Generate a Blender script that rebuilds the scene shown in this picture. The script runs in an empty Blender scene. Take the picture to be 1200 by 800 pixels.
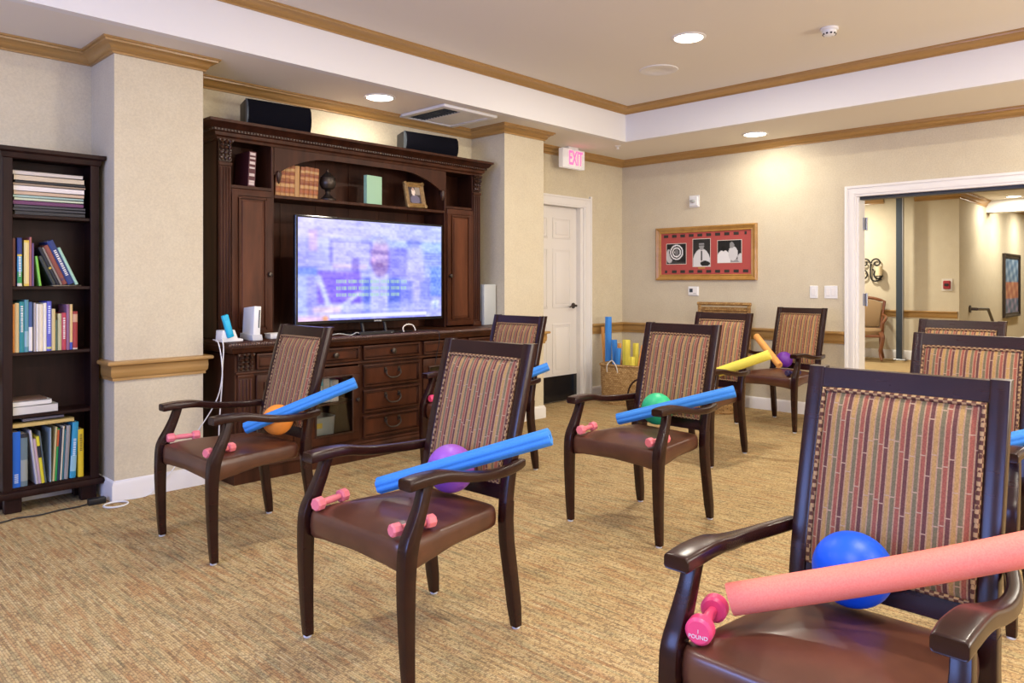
import bpy, bmesh, math, random
from mathutils import Vector, Matrix
sc = bpy.context.scene
COL = sc.collection
PI = math.pi
F, CX, HY, CH = 870.6, 600.0, 331.0, 1.245     # focal length in px, principal column, horizon row, eye height
RX, RY = .6913, .7225

# ---------------------------------------------------------------- camera
cam = bpy.data.cameras.new('camera'); cam_o = bpy.data.objects.new('camera', cam); COL.objects.link(cam_o)
cam.sensor_width = 36; cam.lens = F/1200*36; cam.shift_y = -(400-HY)/1200; cam.clip_start = .05
cam_o.location = (0, 0, CH)
cam_o.rotation_euler = (PI/2, 0, math.atan2(RX, RY)-PI/2)
sc.camera = cam_o
# ---------------------------------------------------------------- exposure, world
sc.view_settings.view_transform = 'Standard'; sc.view_settings.look = 'None'
sc.view_settings.gamma = 1; sc.view_settings.use_curve_mapping = False
sc.view_settings.exposure = 0.82
w = bpy.data.worlds.new('world'); sc.world = w; w.use_nodes = True
w.node_tree.nodes['Background'].inputs[0].default_value = (.75, .85, 1, 1)
w.node_tree.nodes['Background'].inputs[1].default_value = .6

def area(name, loc, rot, size, power, color, shape='RECTANGLE', sy=None, spread=None):
    l = bpy.data.lights.new(name, 'AREA'); l.shape = shape; l.size = size
    if sy: l.size_y = sy
    l.energy = power; l.color = color
    if spread: l.spread = spread
    o = bpy.data.objects.new(name, l); COL.objects.link(o); o.location = loc; o.rotation_euler = rot
    return o
# daylight coming through the windows behind the camera (x = -2.2 wall), then added warm fill from the front wall
area('window_daylight', (-2.28, -.9, 1.5), (0, -PI/2, 0), 1.5, 66, (.24, .38, 1), sy=1.9)
area('window_daylight', (-2.28, 2.4, 1.5), (0, -PI/2, 0), 1.5, 66, (.24, .38, 1), sy=1.9)
area('window_daylight', (2.2, -3.28, 1.5), (PI/2, 0, 0), 2.4, 42, (1, .84, .70), sy=1.5)  # added fill lamp, tinted warm to light the columns; no known window
area('window_daylight', (5.3, -3.28, 1.5), (PI/2, 0, 0), 2.0, 88, (1, .90, .78), sy=1.5)  # further added fill lamp out of view, brightens the left wall
DOWN_W, DOWN_C = 20.5, (1, .92, .78)

# ---------------------------------------------------------------- pixel helpers (a pixel and a known plane give a point)
def ray(px, py):
    u = (px-CX)/F
    return Vector((u*RX+RY, -RY*u+RX, -(py-HY)/F))
EYE = Vector((0, 0, CH))
def at_x(px, py, x): r = ray(px, py); return EYE + r*(x/r.x)
def at_y(px, py, y): r = ray(px, py); return EYE + r*(y/r.y)
def at_z(px, py, z): r = ray(px, py); return EYE + r*((z-CH)/r.z)

# ---------------------------------------------------------------- materials
def mat(name, color, rough=.6, spec=.5, metal=0, coat=0, emit=None, es=0):
    m = bpy.data.materials.new(name); m.use_nodes = True
    b = m.node_tree.nodes['Principled BSDF']
    b.inputs['Base Color'].default_value = (*color, 1); b.inputs['Roughness'].default_value = rough
    b.inputs['Specular IOR Level'].default_value = spec; b.inputs['Metallic'].default_value = metal
    b.inputs['Coat Weight'].default_value = coat; b.inputs['Coat Roughness'].default_value = .12
    if emit: b.inputs['Emission Color'].default_value = (*emit, 1); b.inputs['Emission Strength'].default_value = es
    m['b'] = 1
    return m
def N(m, t, **k):
    n = m.node_tree.nodes.new(t)
    for a, v in k.items(): setattr(n, a, v)
    return n
def L(m, a, b): m.node_tree.links.new(a, b)
def BS(m): return m.node_tree.nodes['Principled BSDF']
def coords(m, scale=(1, 1, 1), kind='Object'):
    tc = N(m, 'ShaderNodeTexCoord'); mp = N(m, 'ShaderNodeMapping'); mp.inputs['Scale'].default_value = scale
    L(m, tc.outputs[kind], mp.inputs[0]); return mp.outputs[0]
def ramp(m, fac, stops, interp='LINEAR'):
    r = N(m, 'ShaderNodeValToRGB'); r.color_ramp.interpolation = interp
    e = r.color_ramp.elements
    while len(e) > 1: e.remove(e[-1])
    e[0].position = stops[0][0]; e[0].color = (*stops[0][1], 1)
    for p, c in stops[1:]: x = e.new(p); x.color = (*c, 1)
    L(m, fac, r.inputs[0]); return r.outputs[0]
def noise(m, vec, scale, detail=3, rough=.6):
    n = N(m, 'ShaderNodeTexNoise'); n.inputs['Scale'].default_value = scale; n.inputs['Detail'].default_value = detail
    n.inputs['Roughness'].default_value = rough; L(m, vec, n.inputs['Vector']); return n.outputs[0]
def bump(m, h, strength=.3, dist=.002):
    b = N(m, 'ShaderNodeBump'); b.inputs['Strength'].default_value = strength; b.inputs['Distance'].default_value = dist
    L(m, h, b.inputs['Height']); L(m, b.outputs[0], BS(m).inputs['Normal'])
def mixc(m, fac, a, b, mode='MIX'):
    x = N(m, 'ShaderNodeMix', data_type='RGBA', blend_type=mode)
    if isinstance(fac, (int, float)): x.inputs[0].default_value = fac
    else: L(m, fac, x.inputs[0])
    for s, v in ((6, a), (7, b)):
        if isinstance(v, tuple): x.inputs[s].default_value = (*v, 1)
        else: L(m, v, x.inputs[s])
    return x.outputs[2]
def math_(m, op, a, b=None):
    x = N(m, 'ShaderNodeMath', operation=op)
    for s, v in ((0, a), (1, b)):
        if v is None: continue
        if isinstance(v, (int, float)): x.inputs[s].default_value = v
        else: L(m, v, x.inputs[s])
    return x.outputs[0]
def base(m, sock): L(m, sock, BS(m).inputs['Base Color'])

def wood(name, dark, light, scale=(3, 3, 40), rough=.35, coat=.3, spec=.5):
    m = mat(name, dark, rough, spec, coat=coat)
    v = coords(m, scale); n = noise(m, v, 1.0, 4)
    base(m, ramp(m, n, [(.3, dark), (.75, light)])); bump(m, n, .12, .001); return m

def wallpaper():
    m = mat('wallpaper', (.7, .6, .45), .85, .2)
    n = noise(m, coords(m), 90, 4, .7); n2 = noise(m, coords(m), 7, 2)
    c = ramp(m, n, [(.3, (.57, .505, .37)), (.7, (.68, .605, .445))])
    base(m, mixc(m, .08, c, n2, 'OVERLAY')); bump(m, n, .25, .001); return m
def carpet():
    """ribbed loop carpet: narrow rows along Y, each row its own run of tan, rust, olive and dark flecks"""
    m = mat('carpet', (.4, .3, .17), .95, .1)
    sp = N(m, 'ShaderNodeSeparateXYZ'); L(m, coords(m), sp.inputs[0])
    u = math_(m, 'DIVIDE', sp.outputs[0], .0085); idx = math_(m, 'FLOOR', u); fr = math_(m, 'FRACT', u)
    def rown(sx, sy, detail=2):
        cb = N(m, 'ShaderNodeCombineXYZ'); L(m, math_(m, 'MULTIPLY', idx, sx), cb.inputs[0]); L(m, math_(m, 'MULTIPLY', sp.outputs[1], sy), cb.inputs[1])
        return noise(m, cb.outputs[0], 1, detail, .6)
    a = rown(.73, 4.5); b = rown(7.31, 70, 1); d = rown(.37, 3.0)
    c = noise(m, coords(m, (300, 260, 1)), 1, 1, .5); e = noise(m, coords(m, (1.2, .7, 1)), 1, 2, .5)
    col = ramp(m, a, [(.28, (.24, .165, .085)), (.42, (.45, .31, .145)), (.52, (.54, .395, .19)), (.62, (.54, .415, .215)), (.75, (.66, .51, .28))])
    red = ramp(m, d, [(.54, (0, 0, 0)), (.64, (1, 1, 1))])
    col = mixc(m, math_(m, 'MULTIPLY', red, .6), col, (.40, .20, .085))
    grn = ramp(m, d, [(.36, (1, 1, 1)), (.46, (0, 0, 0))])
    col = mixc(m, math_(m, 'MULTIPLY', grn, .5), col, (.28, .26, .14))
    lo = ramp(m, b, [(.40, (1, 1, 1)), (.50, (0, 0, 0))])
    col = mixc(m, math_(m, 'MULTIPLY', lo, .55), col, (.15, .095, .06))
    gr = ramp(m, fr, [(0, (1, 1, 1)), (.30, (0, 0, 0)), (.85, (0, 0, 0)), (1, (1, 1, 1))])
    col = mixc(m, math_(m, 'MULTIPLY', gr, .50), col, (.15, .10, .055))
    col = mixc(m, .8, col, ramp(m, c, [(.3, (.30, .30, .30)), (.7, (.70, .70, .70))]), 'OVERLAY')
    col = mixc(m, .25, col, ramp(m, e, [(.3, (.42, .42, .42)), (.7, (.58, .58, .58))]), 'OVERLAY')
    base(m, col); bump(m, c, .5, .003); return m
def stripes(px=.0485, cell=.13, gold=(.42, .25, .085)):
    """woven upholstery: gold, green, red and brown vertical bands with pale gaps and broken pale cross threads"""
    m = mat('striped_upholstery', (.5, .3, .15), .8, .2)
    tc = N(m, 'ShaderNodeTexCoord'); sp = N(m, 'ShaderNodeSeparateXYZ'); L(m, tc.outputs['Object'], sp.inputs[0])
    x = math_(m, 'DIVIDE', math_(m, 'ADD', sp.outputs[0], 10.0), px/4)
    idx = math_(m, 'FLOOR', x); fr = math_(m, 'FRACT', x); which = math_(m, 'FRACT', math_(m, 'DIVIDE', math_(m, 'ADD', idx, .5), 4))
    col = ramp(m, which, [(0, gold), (.25, (.175, .145, .075)), (.5, (.30, .095, .06)), (.75, (.135, .055, .045))], 'CONSTANT')
    gap = ramp(m, fr, [(0, (1, 1, 1)), (.24, (0, 0, 0)), (.98, (1, 1, 1))], 'CONSTANT')
    wn = N(m, 'ShaderNodeTexWhiteNoise', noise_dimensions='1D'); L(m, idx, wn.inputs['W'])
    v = math_(m, 'FRACT', math_(m, 'ADD', math_(m, 'DIVIDE', sp.outputs[2], cell), math_(m, 'MULTIPLY', wn.outputs[0], 7)))
    brk = ramp(m, v, [(0, (1, 1, 1)), (.018, (0, 0, 0))], 'CONSTANT')
    pale = (.40, .245, .14)
    c = mixc(m, gap, col, pale); c = mixc(m, brk, c, (.44, .30, .19))
    n = noise(m, coords(m, (300, 300, 260)), 1, 1)
    c = mixc(m, .35, c, ramp(m, n, [(.35, (.3, .3, .3)), (.65, (.7, .7, .7))]), 'OVERLAY')
    base(m, c); bump(m, n, .3, .001); return m
def checks(name, s, a, b):
    m = mat(name, a, .8, .2)
    c = N(m, 'ShaderNodeTexChecker'); c.inputs['Scale'].default_value = s; c.inputs[1].default_value = (*a, 1); c.inputs[2].default_value = (*b, 1)
    L(m, coords(m), c.inputs[0]); base(m, c.outputs[0]); return m
def wicker(name, a, b, s=60):
    m = mat(name, a, .75, .2)
    w1 = N(m, 'ShaderNodeTexBrick'); w1.inputs['Scale'].default_value = s; w1.inputs['Color1'].default_value = (*a, 1)
    w1.inputs['Color2'].default_value = (*b, 1); w1.inputs['Mortar'].default_value = (a[0]*.25, a[1]*.22, a[2]*.2, 1)
    w1.inputs['Mortar Size'].default_value = .06; w1.inputs['Mortar Smooth'].default_value = .6; w1.inputs['Brick Width'].default_value = 1.0; w1.inputs['Row Height'].default_value = .6
    tc = N(m, 'ShaderNodeTexCoord'); sp = N(m, 'ShaderNodeSeparateXYZ'); L(m, tc.outputs['Object'], sp.inputs[0])
    cb = N(m, 'ShaderNodeCombineXYZ'); L(m, math_(m, 'ADD', sp.outputs[0], sp.outputs[1]), cb.inputs[0]); L(m, sp.outputs[2], cb.inputs[1])
    L(m, cb.outputs[0], w1.inputs[0]); base(m, w1.outputs[0]); bump(m, w1.outputs[1], -.8, .004); return m
def leather():
    m = mat('brown_leather', (.085, .028, .014), .30, .8)
    n = noise(m, coords(m), 7, 4, .6); n2 = noise(m, coords(m), 220, 2)
    base(m, ramp(m, n, [(.3, (.066, .021, .011)), (.7, (.120, .042, .021))])); return m
def foam(name, c):
    m = mat(name, c, .6, .35); n = noise(m, coords(m), 260, 2)
    base(m, mixc(m, .35, c, ramp(m, n, [(.35, (.35, .35, .35)), (.65, (.65, .65, .65))]), 'OVERLAY')); bump(m, n, .25, .001); return m
def ballmat(name, c):
    m = mat(name, c, .42, .5); n = noise(m, coords(m), 30, 4, .7)
    base(m, mixc(m, ramp(m, n, [(.55, (0, 0, 0)), (.75, (.22, .22, .22))]), c, tuple(min(1, x*1.6+.12) for x in c))); return m
def attr_mat(name, emit=0, rough=.6):
    m = mat(name, (0, 0, 0) if emit else (1, 1, 1), rough, .3 if not emit else .5); a = N(m, 'ShaderNodeAttribute', attribute_name='Col')
    if emit: L(m, a.outputs[0], BS(m).inputs['Emission Color']); BS(m).inputs['Emission Strength'].default_value = emit
    else: base(m, a.outputs[0])
    return m

M = dict(
 wall=wallpaper(), carpet=carpet(), ceil=mat('ceiling_paint', (.80, .76, .69), .9, .2), fascia=mat('fascia_paint', (.80, .79, .78), .9, .2),
 white=mat('white_trim_paint', (.80, .78, .76), .45), doorw=mat('white_door_paint', (.78, .75, .72), .4),
 oak=wood('golden_oak', (.36, .20, .055), (.46, .27, .09), (2, 2, 30), .45, .2),
 frame=wood('mahogany_frame', (.015, .003, .003), (.030, .007, .005), (6, 6, 30), .26, .0, .42),
 shelf=wood('espresso_wood', (.013, .004, .003), (.028, .009, .006), (20, 20, 3), .5, .0, .2),
 cab=wood('walnut_cabinet', (.030, .009, .004), (.078, .025, .011), (14, 14, 2.2), .42, .0, .2),
 cabd=wood('walnut_carving', (.020, .007, .004), (.065, .024, .012), (60, 60, 60), .35, .15),
 cabp=wood('walnut_panel', (.040, .011, .004), (.090, .026, .010), (12, 12, 2), .42, .0, .2), cabdoor=wood('walnut_door_panel', (.055, .017, .007), (.15, .048, .020), (9, 9, 1.6), .42, .0, .2),
 black=mat('black_plastic', (.012, .012, .014), .4), blackg=mat('black_gloss', (.01, .01, .012), .15),
 navy=mat('speaker_cloth', (.005, .005, .008), .9, .05), bronze=mat('dark_bronze', (.07, .055, .045), .35, metal=.7),
 steel=mat('steel', (.35, .35, .36), .35, metal=.9), slate=mat('slate_metal', (.05, .065, .085), .4, metal=.3),
 glide=mat('grey_glide', (.55, .56, .6), .4), stripe=stripes(), piping=checks('piping_weave', 100, (.11, .045, .03), (.42, .27, .13)),
 leather=leather(), wick=wicker('seagrass_wicker', (.58, .38, .17), (.36, .21, .08), 38), wickd=wicker('dark_wicker', (.035, .015, .012), (.06, .03, .02), 45),
 wickr=wicker('honey_wicker', (.48, .29, .11), (.27, .14, .045), 38),
 blue=foam('blue_foam', (.045, .25, .72)), coral=foam('coral_foam', (.90, .24, .175)), yellow=foam('yellow_foam', (.76, .66, .09)), orange=foam('orange_foam', (.85, .40, .11)),
 bb=ballmat('blue_rubber', (.0, .10, .78)), bo=ballmat('orange_rubber', (.95, .33, .05)), bp=ballmat('purple_rubber', (.33, .10, .56)), bg=ballmat('green_rubber', (.02, .50, .22)), bv=ballmat('violet_rubber', (.16, .03, .38)),
 pink=mat('pink_vinyl', (.85, .07, .20), .35), pinkl=mat('pale_pink_vinyl', (.80, .20, .24), .45), dbell=mat('navy_vinyl', (.03, .02, .10), .4),
 plastic=mat('white_plastic', (.80, .80, .80), .35), grey=mat('grey_plastic', (.45, .47, .46), .4), cyan=mat('cyan_silicone', (.0, .42, .70), .45),
 glow=mat('lamp_glow', (1, 1, 1), emit=(1, .93, .82), es=9), paper=mat('paper_edges', (.72, .68, .6), .8, .1),
 glass=mat('cabinet_glass', (.02, .02, .02), .03), green=mat('pale_green_cloth', (.40, .66, .47), .7), cream=mat('cream', (.7, .55, .3), .6),
 gilt=wood('antique_gilt', (.20, .11, .035), (.40, .25, .09), (40, 40, 40), .45, 0), goldf=wood('gold_frame', (.34, .17, .035), (.50, .27, .07), (10, 10, 10), .4, .2),
 red=mat('exit_red', (.9, .05, .15), .5, emit=(1, .10, .25), es=1.1), exitw=mat('exit_panel', (.75, .75, .73), .4, emit=(1, .9, .92), es=.12),
 fabric=mat('tan_damask', (.30, .19, .09), .8), cherry=wood('cherry_wood', (.16, .05, .02), (.25, .09, .035), (10, 10, 10), .35, .3), candle=mat('candle_wax', (.8, .65, .4), .5),
 pic=attr_mat('printed_picture', 0, .35), screen=attr_mat('screen_picture', .68, .25), firered=mat('alarm_red', (.35, .02, .03), .5),
)
# glass that really transmits
g = M['glass']; BS(g).inputs['Base Color'].default_value = (.9, .93, .92, 1); BS(g).inputs['Transmission Weight'].default_value = 1; BS(g).inputs['IOR'].default_value = 1.45
_cm = {}
def cmat(c, rough=.55):
    k = tuple(round(x, 3) for x in c)+(rough,)
    if k not in _cm: _cm[k] = mat('cover_colour', c, rough)
    return _cm[k]

# ---------------------------------------------------------------- mesh helpers
def link(name, me, m=None, parent=None, loc=None, rot=None):
    o = bpy.data.objects.new(name, me); COL.objects.link(o)
    if m and not me.materials: me.materials.append(m)
    if parent: o.parent = parent
    if loc is not None: o.location = loc
    if rot is not None: o.rotation_euler = rot
    return o
def finish(bm, name, m=None, parent=None, loc=None, rot=None, smooth=35, bev=0, segs=2):
    bmesh.ops.remove_doubles(bm, verts=bm.verts, dist=1e-6)
    bmesh.ops.recalc_face_normals(bm, faces=bm.faces)
    if bev:
        es = [e for e in bm.edges if len(e.link_faces) == 2 and e.calc_face_angle(0) > math.radians(40)]
        if es: bmesh.ops.bevel(bm, geom=es, offset=bev, segments=segs, affect='EDGES', profile=.5, clamp_overlap=True)
    if smooth:
        a = math.radians(smooth)
        for f in bm.faces: f.smooth = True
        for e in bm.edges: e.smooth = len(e.link_faces) == 2 and e.calc_face_angle(0) < a
    me = bpy.data.meshes.new(name); bm.to_mesh(me); bm.free()
    return link(name, me, m, parent, loc, rot)
def BM(): return bmesh.new()
def bx(bm, x0, x1, y0, y1, z0, z1, mtx=None):
    vs = [bm.verts.new((x, y, z)) for z in (z0, z1) for y in (y0, y1) for x in (x0, x1)]
    if mtx: [setattr(v, 'co', mtx @ v.co) for v in vs]
    for f in ((0, 1, 3, 2), (4, 6, 7, 5), (0, 4, 5, 1), (2, 3, 7, 6), (0, 2, 6, 4), (1, 5, 7, 3)): bm.faces.new([vs[i] for i in f])
    return bm
def box(name, x0, x1, y0, y1, z0, z1, m, parent=None, bev=0, loc=None, rot=None, segs=1):
    return finish(bx(BM(), x0, x1, y0, y1, z0, z1), name, m, parent, loc, rot, bev=bev, segs=segs)
def rings(bm, rs, closed=True, cap=True, loop=False):
    """skin successive rings of points"""
    vs = [[bm.verts.new(p) for p in r] for r in rs]; n = len(vs[0])
    k = len(vs) if loop else len(vs)-1
    for i in range(k):
        a, b = vs[i], vs[(i+1) % len(vs)]
        for j in range(n if closed else n-1): bm.faces.new((a[j], a[(j+1) % n], b[(j+1) % n], b[j]))
    if cap and not loop and closed: bm.faces.new(vs[0][::-1]); bm.faces.new(vs[-1])
    return bm
def rrect(w, h, r=.3, k=3):
    """rounded rectangle outline in 2-D"""
    w, h = w/2, h/2; r = min(w, h)*r*2 if r < 1 else min(w, h); r = min(r, w, h)
    out = []
    for cx, cy, a0 in ((w-r, h-r, 0), (-w+r, h-r, 90), (-w+r, -h+r, 180), (w-r, -h+r, 270)):
        for i in range(k+1):
            a = math.radians(a0+90*i/k); out.append((cx+r*math.cos(a), cy+r*math.sin(a)))
    return out
def smooth_path(pts, n=6):
    pts = [Vector(p) for p in pts]; out = []
    for i in range(len(pts)-1):
        p0 = pts[max(i-1, 0)]; p1 = pts[i]; p2 = pts[i+1]; p3 = pts[min(i+2, len(pts)-1)]
        for k in range(n):
            t = k/n
            out.append(.5*((2*p1)+(-p0+p2)*t+(2*p0-5*p1+4*p2-p3)*t*t+(-p0+3*p1-3*p2+p3)*t**3))
    out.append(pts[-1]); return out
def tube(bm, pts, r, n=8, cap=True, loop=False, section=None):
    pts = [Vector(p) for p in pts]; rs = []; N_ = len(pts); up = None
    for i, p in enumerate(pts):
        a = pts[(i-1) % N_] if (loop or i) else p; b = pts[(i+1) % N_] if (loop or i < N_-1) else p
        t = (b-a).normalized()
        if up is None: up = Vector((0, 0, 1)) if abs(t.z) < .9 else Vector((1, 0, 0))
        s = t.cross(up).normalized(); up = s.cross(t).normalized()
        rad = r[i] if isinstance(r, (list, tuple)) else r
        if section: rs.append([p+s*(x*rad)+up*(y*rad) for x, y in section])
        else: rs.append([p+s*math.cos(2*PI*k/n)*rad+up*math.sin(2*PI*k/n)*rad for k in range(n)])
    return rings(bm, rs, cap=cap, loop=loop)
def lathe(bm, prof, n=24, c=(0, 0, 0), axis='Z'):
    rs = []
    for r, z in prof:
        ring = []
        for k in range(n):
            a = 2*PI*k/n; x, y = max(r, 1e-5)*math.cos(a), max(r, 1e-5)*math.sin(a)
            p = (x, y, z) if axis == 'Z' else ((x, z, y) if axis == 'Y' else (z, x, y))
            ring.append((c[0]+p[0], c[1]+p[1], c[2]+p[2]))
        rs.append(ring)
    return rings(bm, rs)
def prism(bm, pts, lo, hi, axis='Y'):
    """extrude a 2-D outline along an axis (Y: pts are x,z; X: y,z; Z: x,y)"""
    def P(a, b, t): return {'Y': (a, t, b), 'X': (t, a, b), 'Z': (a, b, t)}[axis]
    v0 = [bm.verts.new(P(a, b, lo)) for a, b in pts]; v1 = [bm.verts.new(P(a, b, hi)) for a, b in pts]; n = len(pts)
    bm.faces.new(v0); bm.faces.new(v1[::-1])
    for i in range(n): bm.faces.new((v0[i], v1[i], v1[(i+1) % n], v0[(i+1) % n]))
    return bm
def sweep(bm, path, prof, closed=False):
    """sweep a moulding profile (out, z) along a horizontal path; 'out' points to the left of travel, mitred corners"""
    pts = [Vector((p[0], p[1])) for p in path]; n = len(pts); rs = []
    for i, p in enumerate(pts):
        d0 = (p-pts[i-1]).normalized() if (i or closed) else (pts[1]-p).normalized()
        d1 = (pts[(i+1) % n]-p).normalized() if (i < n-1 or closed) else d0
        n0 = Vector((-d0.y, d0.x)); n1 = Vector((-d1.y, d1.x)); mt = (n0+n1)/(1+n0.dot(n1))
        rs.append([(p.x+mt.x*o, p.y+mt.y*o, z) for o, z in prof])
    return rings(bm, rs, loop=closed)
def tag(o, label, cat, group=None):
    o['label'] = label; o['category'] = cat
    if group: o['group'] = group
    return o
def thing(name, label, cat, loc=(0, 0, 0), rz=0, group=None):
    o = bpy.data.objects.new(name, None); COL.objects.link(o); o.location = loc; o.rotation_euler = (0, 0, rz); o.empty_display_size = .05
    return tag(o, label, cat, group)
def struct(o): o['kind'] = 'structure'; return o
def dup(root, loc=None, rot=None, label=None):
    r = root.copy(); COL.objects.link(r)
    if loc is not None: r.location = loc
    if rot is not None: r.rotation_euler = rot
    if label: r['label'] = label
    for ch in list(root.children):
        c = ch.copy(); COL.objects.link(c); c.parent = r
        for g_ in list(ch.children): d = g_.copy(); COL.objects.link(d); d.parent = c
    return r
def painted(name, w_, h_, nx, ny, func, m, parent, mtx):
    """flat picture: a grid whose vertex colours are the printed or displayed picture; func(u, v) with v down"""
    me = bpy.data.meshes.new(name)
    vs = [mtx @ Vector(((i/nx-.5)*w_, 0, (.5-j/ny)*h_)) for j in range(ny+1) for i in range(nx+1)]
    fs = [(j*(nx+1)+i, (j+1)*(nx+1)+i, (j+1)*(nx+1)+i+1, j*(nx+1)+i+1) for j in range(ny) for i in range(nx)]
    me.from_pydata([tuple(v) for v in vs], [], fs)
    a = me.color_attributes.new('Col', 'FLOAT_COLOR', 'POINT'); buf = []
    for j in range(ny+1):
        for i in range(nx+1):
            c = func(i/nx, j/ny); buf += [((x/255)/12.92 if x <= 10 else ((x/255+.055)/1.055)**2.4) for x in c]+[1]
    a.data.foreach_set('color', buf)
    return link(name, me, m, parent)

# ================================================================ THE ROOM
XB, YA, XW, YW = 6.99, 4.95, -2.2, -3.2      # wall planes
CY, ZS, ZT = 4.56, 2.625, 2.95               # column faces, soffit height, tray ceiling height
TX, TY = 6.03, 4.23                          # tray corner
floor = struct(box('floor', XW-.15, 22, YW-.15, YA+.15, -.1, 0, M['carpet']))
# left wall with the door opening
bm = BM(); bx(bm, XW, 5.33, YA, YA+.15, 0, 2.75); bx(bm, 5.33, 6.27, YA, YA+.15, 2.04, 2.75); bx(bm, 6.27, XB, YA, YA+.15, 0, 2.75)
struct(finish(bm, 'wall_left', M['wall'], smooth=0))
struct(box('wall_left', 1.49, 2.0, CY, YA, 0, 2.66, M['wall']))
struct(box('wall_left', 4.64, 5.155, 4.53, YA, 0, 2.66, M['wall']))
# right wall with the wide opening
OY0, OY1, OZ = -.2, 2.386, 2.02
bm = BM(); bx(bm, XB, XB+.15, OY1, YA+.15, 0, 2.75); bx(bm, XB, XB+.15, OY0, OY1, OZ, 2.75); bx(bm, XB, XB+.15, YW, OY0, 0, 2.75)
struct(finish(bm, 'wall_right', M['wall'], smooth=0))
# walls behind the camera, with window openings for the daylight and the added fill lamps
def pierced(name, lo, hi, wins, P):
    bm = BM(); ys = sorted({lo, hi}|{v for w_ in wins for v in w_}); z0, z1 = .75, 2.25
    for a, b in zip(ys, ys[1:]):
        if (a, b) in wins: P(bm, a, b, 0, z0); P(bm, a, b, z1, 2.75)
        else: P(bm, a, b, 0, 2.75)
    return struct(finish(bm, name, M['wall'], smooth=0))
pierced('wall_back', YW, YA+.15, [(-1.85, .05), (1.45, 3.35)], lambda bm, a, b, c, d: bx(bm, XW-.15, XW, a, b, c, d))
pierced('wall_front', XW-.15, XB+.15, [(1.0, 3.4), (4.3, 6.3)], lambda bm, a, b, c, d: bx(bm, a, b, YW-.15, YW, c, d))
for k, (a, b) in enumerate([(-1.85, .05), (1.45, 3.35)]):
    bm = BM(); c = (a+b)/2
    for s in ((a, a+.05), (c-.02, c+.02), (b-.05, b)): bx(bm, XW-.06, XW, s[0], s[1], .75, 2.25)
    for s in ((.75, .8), (1.48, 1.52), (2.2, 2.25)): bx(bm, XW-.06, XW, a, b, s[0], s[1])
    struct(finish(bm, 'window_%d' % (k+1), M['white'], smooth=0))
for k, (a, b) in enumerate([(1.0, 3.4), (4.3, 6.3)]):
    bm = BM(); c = (a+b)/2
    for s in ((a, a+.05), (c-.02, c+.02), (b-.05, b)): bx(bm, s[0], s[1], YW-.06, YW, .75, 2.25)
    for s in ((.75, .8), (1.48, 1.52), (2.2, 2.25)): bx(bm, a, b, YW-.06, YW, s[0], s[1])
    struct(finish(bm, 'window_%d' % (k+3), M['white'], smooth=0))  # frames of the unseen front openings that hold the added fill lamps
# soffit ring + tray
bm = BM()
TX0, TY0 = -1.3, -2.3
bx(bm, XW-.15, XB+.15, TY, YA+.15, ZS, ZS+.1); bx(bm, XW-.15, XB+.15, YW-.15, TY0, ZS, ZS+.1)
bx(bm, TX, XB+.15, TY0, TY, ZS, ZS+.1); bx(bm, XW-.15, TX0, TY0, TY, ZS, ZS+.1)
bx(bm, TX0-.2, TX+.2, TY0-.2, TY+.2, ZT, ZT+.1)
struct(finish(bm, 'ceiling', M['ceil'], smooth=0))
bm = BM()
sweep(bm, [(TX0, TY0), (TX, TY0), (TX, TY), (TX0, TY)], [(.004, ZS-.003), (.004, ZT+.02), (-.06, ZT+.02), (-.06, ZS-.003)], closed=True)
struct(finish(bm, 'trim_1', M['fascia'], smooth=0))
# crown mouldings, chair rails, baseboards (profiles point into the room)
def crown(z0, z1, p): 
    h = z1-z0
    return [(0, z0), (.014, z0), (.014, z0+.14*h), (.024, z0+.2*h), (.030, z0+.42*h), (.05, z0+.62*h), (.066, z0+.7*h), (.068, z0+.84*h), (p, z0+.86*h), (p, z1+.003), (0, z1+.003)]
RAIL = [(0, .685), (.012, .685), (.012, .70), (.016, .703), (.022, .715), (.024, .74), (.022, .765), (.026, .772), (.045, .776), (.048, .786), (.044, .796), (0, .798)]
BASE = [(0, 0), (.016, 0), (.016, .09), (.010, .103), (.006, .112), (0, .115)]
wallpath = [(XB, YW), (XB, YA), (5.155, YA), (5.155, 4.53), (4.64, 4.53), (4.64, YA), (2.0, YA), (2.0, CY), (1.49, CY), (1.49, YA), (XW, YA), (XW, YW)]
struct(finish(sweep(BM(), wallpath, crown(2.55, ZS, .08), True), 'trim_2', M['oak'], smooth=50))
struct(finish(sweep(BM(), [(TX0, TY0), (TX, TY0), (TX, TY), (TX0, TY)], crown(2.885, ZT, .075), True), 'trim_3', M['oak'], smooth=50))
def strips(name, prof, m):
    bm = BM()
    for pth in ([(XB, 2.49), (XB, YA), (6.40, YA)], [(5.2, YA), (5.155, YA), (5.155, 4.53), (4.64, 4.53), (4.64, YA), (2.0, YA), (2.0, CY), (1.49, CY), (1.49, YA), (XW, YA)]):
        sweep(bm, pth, prof)
    return struct(finish(bm, name, m, smooth=50))
strips('trim_4', RAIL, M['oak']); strips('baseboard_left', BASE, M['white'])
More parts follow.
